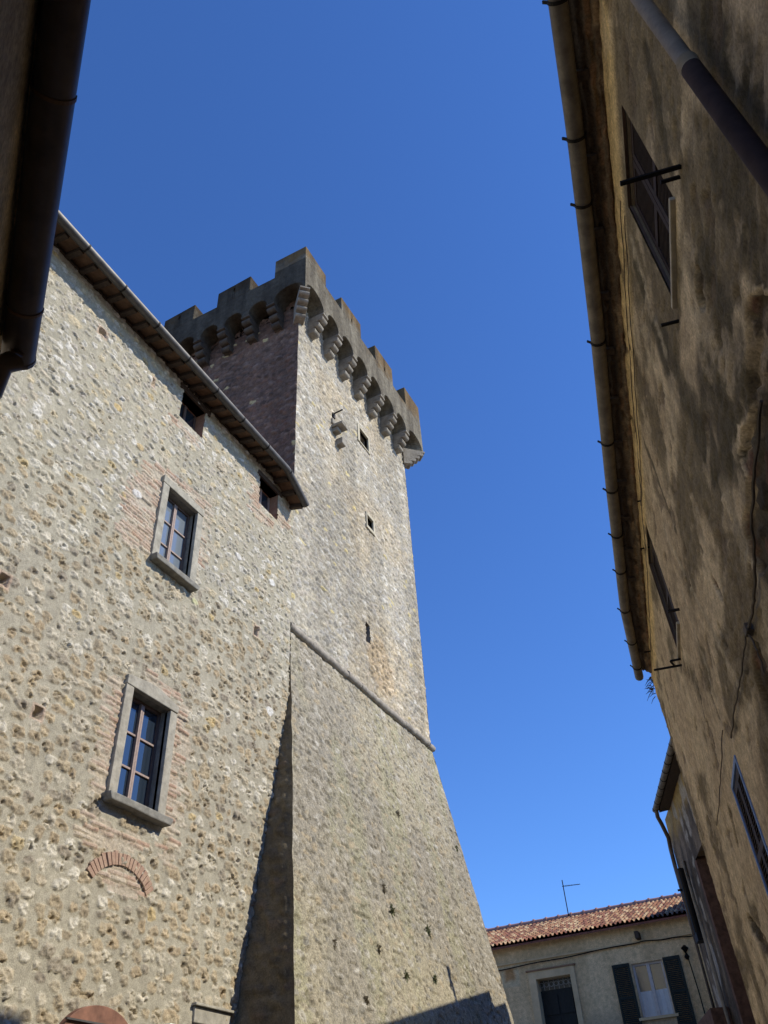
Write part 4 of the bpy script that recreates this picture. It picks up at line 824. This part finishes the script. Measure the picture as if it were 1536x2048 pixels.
k = MB().tube([FN(UE - .07, 3.96, -R3), FN(UE - .07, 3.90, -R3), FN(UE - .07, 3.86, -R3 - .03), FN(UE - .0, 3.80, -.10), FN(UE - .0, 3.72, -.14), FN(UE - .0, 0, -.14)], .04, 14).build('downpipe', m_copper, nh, smooth=True)
A, B = np.meshgrid(np.linspace(-4, UE + .02, 220), np.linspace(0, 1, 14), indexing='ij'); f1 = fbm(A * 5, B * 2, 701, 4); f2 = fbm(A * 22, B * 6, 702, 4)
cc = mixc(np.array([.62, .43, .23]) * np.ones(A.shape + (3,)), np.array([.34, .25, .15]), ss(.35, .65, f1)) * (.6 + .8 * f2)[..., None]
grid_mesh('soffit', m_plaster, nh, FN.arr(A, 4.0 + .035 * B + .008 * (f1 - .5), -.09 - .06 * B), cc)
k = MB(FN); k.hexa([FN(-4, 4.04, -.06), FN(UE - .02, 4.04, -.06), FN(UE - .02, 5.2, -3.2), FN(-4, 5.2, -3.2), FN(-4, 4.09, -.06), FN(UE - .02, 4.09, -.06), FN(UE - .02, 5.25, -3.2), FN(-4, 5.25, -3.2)]).build('roof', m_terra, nh)
A, B = np.meshgrid(axis(-4, UE - .06, .03), axis(-.5, 4.05, .03), indexing='ij'); f1 = fbm(A * 2, B * 2, 711, 4); f2 = fbm(A * 16, B * 16, 712, 4)
cc = mixc(np.array([.66, .50, .27]) * np.ones(A.shape + (3,)), np.array([.36, .27, .15]), ss(.35, .65, f1)) * (.7 + .6 * f2)[..., None]; cc = mixc(cc, np.array([.55, .50, .40]) * np.ones(A.shape + (3,)), ss(3.25, 3.0, B + .3 * (f1 - .5)))
grid_mesh('wall', m_plaster, nh, FN.arr(A, B, -.125 + .010 * (f1 - .5)), cc)
MB(FN).box(-4, UE - .07, -.5, 4.04, -3.2, -.15).build('body', m_tan, nh)
# ------------------------------------------------------------------ weeds rooted in the battered base
m_weed = mat('weed_leaf', (.19, .20, .10), .8, 0, .4, 30); m_weed2 = mat('dry_weed_leaf', (.27, .23, .155), .85, 0, .4, 30)
nb = np.array([1, 0, .165]); db = TX + .165 * ZC
weeds = [(783, 1822, 1.0, 0, 'green weed tuft high in the middle of the battered tower base'), (855, 1863, 1.25, 0, 'broad green weed tuft near the right edge of the tower base'), (812, 1953, 1.1, 0, 'bright green weed tuft below the other tufts on the tower base'),
         (869, 1960, 1.0, 0, 'weed tuft just left of the vent pipe shadow on the tower base'), (757, 1898, .8, 1, 'small dry tuft low in the middle of the tower base'), (668, 1890, .6, 1, 'tiny dry tuft nearest the left corner of the tower base'),
         (731, 2000, .75, 1, 'small dry tuft at the bottom of the picture on the tower base'), (795, 1628, .9, 1, 'dark dry tuft highest on the tower base'), (913, 1697, .7, 0, 'small green tuft on the right edge of the tower base'), (767, 1777, .7, 1, 'flat dry tuft above the green one in the middle of the tower base')]
for (px, py, s_, dry, lab) in weeds:
    p = hit(px, py, nb, db); me = MB(); rnd = random.Random(int(px * 7 + py))
    for i in range(64):
        out = np.array([1, 0, .1]); dirn = np.array([rnd.uniform(.1, .8), rnd.gauss(0, .8), rnd.gauss(.15, .8)]); dirn /= np.linalg.norm(dirn)
        L = rnd.uniform(.02, .10) * s_; side = np.cross(dirn, (0, 0, 1)); side /= np.linalg.norm(side) + 1e-6; wd = rnd.uniform(.008, .018)
        b0 = p + np.array([.0, rnd.uniform(-.04, .04), rnd.uniform(-.05, .05)]); mid = b0 + dirn * L * .6; tip = b0 + dirn * L + np.array([0, 0, -.12 * L])
        me.quad([b0, mid + side * wd, tip, mid - side * wd])
    o = me.build('wall_weed', m_weed2 if dry else m_weed, None); tag(o, lab, 'weed', 'weeds on the tower base')
